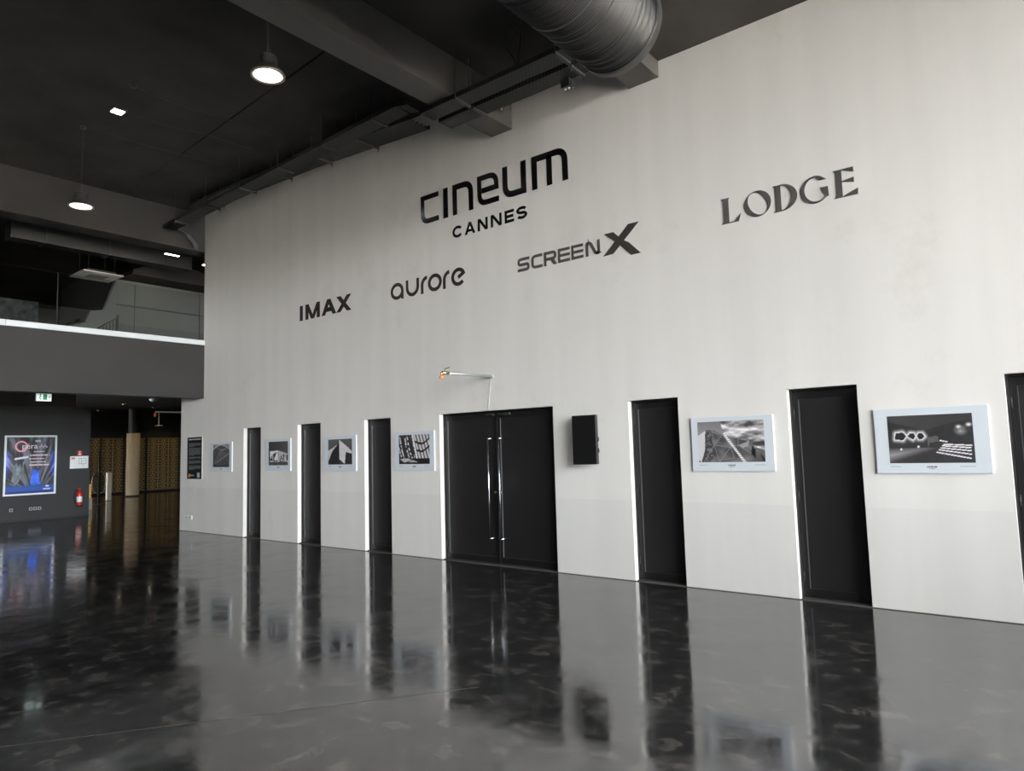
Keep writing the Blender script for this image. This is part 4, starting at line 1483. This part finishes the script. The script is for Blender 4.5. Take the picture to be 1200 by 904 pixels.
# exit sign under the fascia
ex = thing('exit_sign', 'white and green exit sign hanging under the balcony fascia', 'sign', (-14.7, 4.505, 2.69), math.pi / 2)
MB().bev(-.118, .118, -.03, .03, 0, .15, .004).build('body', mat('exit_sign_glow', (.8, .85, .85), emit=(.85, .95, 1), estr=.35), ex)
pg = MB()
pg.box(-.02, .05, -.0312, -.0302, .02, .13)
pg.build('door_pictogram', M_GREEN, ex)
pg = MB()
pg.tube([(-.058, -.0305, .118), (-.058, -.0315, .118)], .014, 10)
pg.stroke([(-.06, .1), (-.07, .06), (-.055, .045), (-.06, .015)], .014, -.0315, -.0303)
pg.stroke([(-.07, .06), (-.085, .045), (-.1, .04)], .012, -.0315, -.0303)
pg.stroke([(-.085, .085), (-.06, .095), (-.04, .08)], .009, -.0315, -.0303)
pg.build('running_figure', M_GREEN, ex)
MB().prism([(.06, .075), (.085, .1), (.085, .085), (.108, .085), (.108, .065), (.085, .065), (.085, .05)], -.0315, -.0303).build('arrow', M_GREEN, ex)
MB().tube([(0, 0, .15), (0, 0, .91)], .008, 6).build('stem', M_DUST, ex)
# smoke detector under the slab
sm = thing('smoke_detector', 'round white detector on the black ceiling under the balcony', 'detector', (-22.1, 9.75, 3.45))
MB().lathe([(.0, 0), (.07, 0), (.07, -.03), (.12, -.035), (.13, -.06), (.10, -.1), (.05, -.12), (.0, -.12)], 20).build('housing', M_WHITE, sm)
MB().tube([(0, 0, 0), (0, 0, .15)], .03, 8).build('base', M_DUST, sm)

# hanging pipe outlet beyond the wall corner
hp = thing('ceiling_pipe', 'thin metal pipe with orange tip crossing beyond the wall corner', 'pipe', (-19, 8.43, 2.81))
MB().tube([(0, 0, 0), (0, 2.6, 0)], .024, 8).build('pipe', mat('dull_pipe', (.45, .42, .36), rough=.4, metal=.5), hp)
MB().tube([(0, .10, 0), (0, .10, -.36)], .018, 8).lathe([(.0, -.36), (.09, -.36), (.1, -.38), (.0, -.385)], 16, (0, .10, 0)).build('drop', MATS['dull_pipe'], hp)
MB().lathe([(.001, -.14), (.03, -.13), (.035, -.08), (.02, -.02), (.001, -.01)], 12).build('cap', M_ORANGE, hp)
for y in (.45, 2.2):
    MB().tube([(0, y, 0), (0, y, .79)], .012, 6).build('hanger_rod', M_DUST, hp)

# beige column, bollard, barrier post
co = thing('column', 'beige painted round column before the gilded lattice', 'column', (-30.1, 12.5, 0))
MB().lathe([(.255, 0), (.255, 2.6), (.0, 2.6)], 32).build('shaft', M_BEIGE, co)
MB().lathe([(.265, 0), (.265, .05), (.255, .055)], 32).build('base_ring', M_DUST, co)
MB().lathe([(.2, 2.6), (.2, 3.6)], 24).build('neck', M_BLACK, co)
bo = thing('bollard', 'slim cream bollard standing on the dark floor near the column', 'bollard', (-28.25, 10.88, 0))
MB().bev(-.075, .075, -.075, .075, 0, 1.03, .01).build('post', mat('cream_plastic', (.62, .57, .45), rough=.45), bo)
MB().bev(-.08, .08, -.08, .08, 1.03, 1.06, .006).build('cap', MATS['cream_plastic'], bo)
MB().box(-.1, .1, -.1, .1, 0, .012).build('base_plate', M_DUST, bo)
ga = thing('entry_gate', 'black post with two clear curved gate wings beyond the partition', 'gate', (-26.1, 9.73, 0))
MB().tube([(0, 0, 0), (0, 0, 1.9)], .03, 12).build('post', M_BLACK, ga)
MB().lathe([(.0, 0), (.2, 0), (.2, .015), (.03, .03)], 20).build('base', M_BLACK, ga)
for s_ in (-1, 1):
    wg = MB()
    pts = [(0, s_ * .04, .40)] + [(0, s_ * (.07 + .14 * math.sin(math.radians(a_))), .77 - .36 * math.cos(math.radians(a_))) for a_ in range(10, 171, 10)] + [(0, s_ * .04, 1.14)]
    wg.prismx([(q[1], q[2]) for q in pts], -.012, .012)
    wg_o = wg.build('wing', M_ACRYL, ga)
    MB().tube([q for q in pts], .011, 6).build('wing_edge', mat('acrylic_edge', (.35, .37, .4), rough=.15), wg_o)
MB().tube([(0, -.24, 1.0), (0, .1, 1.0)], .014, 8).build('rail', M_BLACK, ga)
gs = thing('gilded_stand', 'small gilded stand with white base peeping past the partition edge', 'stand', (-24.2, 8.62, 0))
MB().bev(-.2, .2, -.16, .16, 0, .36, .01).build('base', mat('stand_white', (.5, .46, .38), rough=.4), gs)
gl_ = MB()
for k in range(5):
    gl_.box(-.18, .18, .10 + .0, .13, .38 + k * .085, .42 + k * .085)
    gl_.box(-.18, .18, -.13, -.10, .38 + k * .085, .42 + k * .085)
gl_.box(-.16, .16, -.12, .12, .36, .80)
gl_.build('gilded_body', mat('glowing_gold', (.75, .50, .15), rough=.35, metal=.7, emit=(1, .6, .15), estr=.25), gs)  # faint glow in the material stands for gold light on the stand


# unseen warm lamps added to brighten the deep foyer
def fill_lamp(label, x, y, z, power, spot=2.4):
    t_ = thing('fill_lamp', label, 'light', (x, y, z), 0, 'fill lamps added in the foyer')
    MB().lathe([(.0, -.004), (.06, -.004), (.06, -.012), (.085, -.012), (.085, 0), (.0, 0)], 20).build('ring', M_DUST, t_)
    MB().lathe([(.0, -.006), (.058, -.006)], 20).build('lens', MATS['warm_lamp_glow'], t_)
    l = bpy.data.lights.new('fill_spot', 'SPOT')
    l.energy = power
    l.spot_size = spot
    l.spot_blend = 0.6
    l.color = (1, .80, .55)
    l.shadow_soft_size = .06
    o = bpy.data.objects.new('fill_spot', l)
    col.objects.link(o)
    o.parent = t_
    o.location = (0, 0, -.03)


fill_lamp('added warm fill lamp above the beige column', -28.6, 12.6, 3.6, 26)
fill_lamp('added warm fill lamp above the gilded lattice left of the column', -31.4, 11.6, 3.6, 34)
fill_lamp('added warm fill lamp above the gilded lattice right of the column', -31.4, 14.9, 3.6, 34)
fill_lamp('added warm fill lamp above the cream bollard', -27.2, 10.9, 3.6, 30)
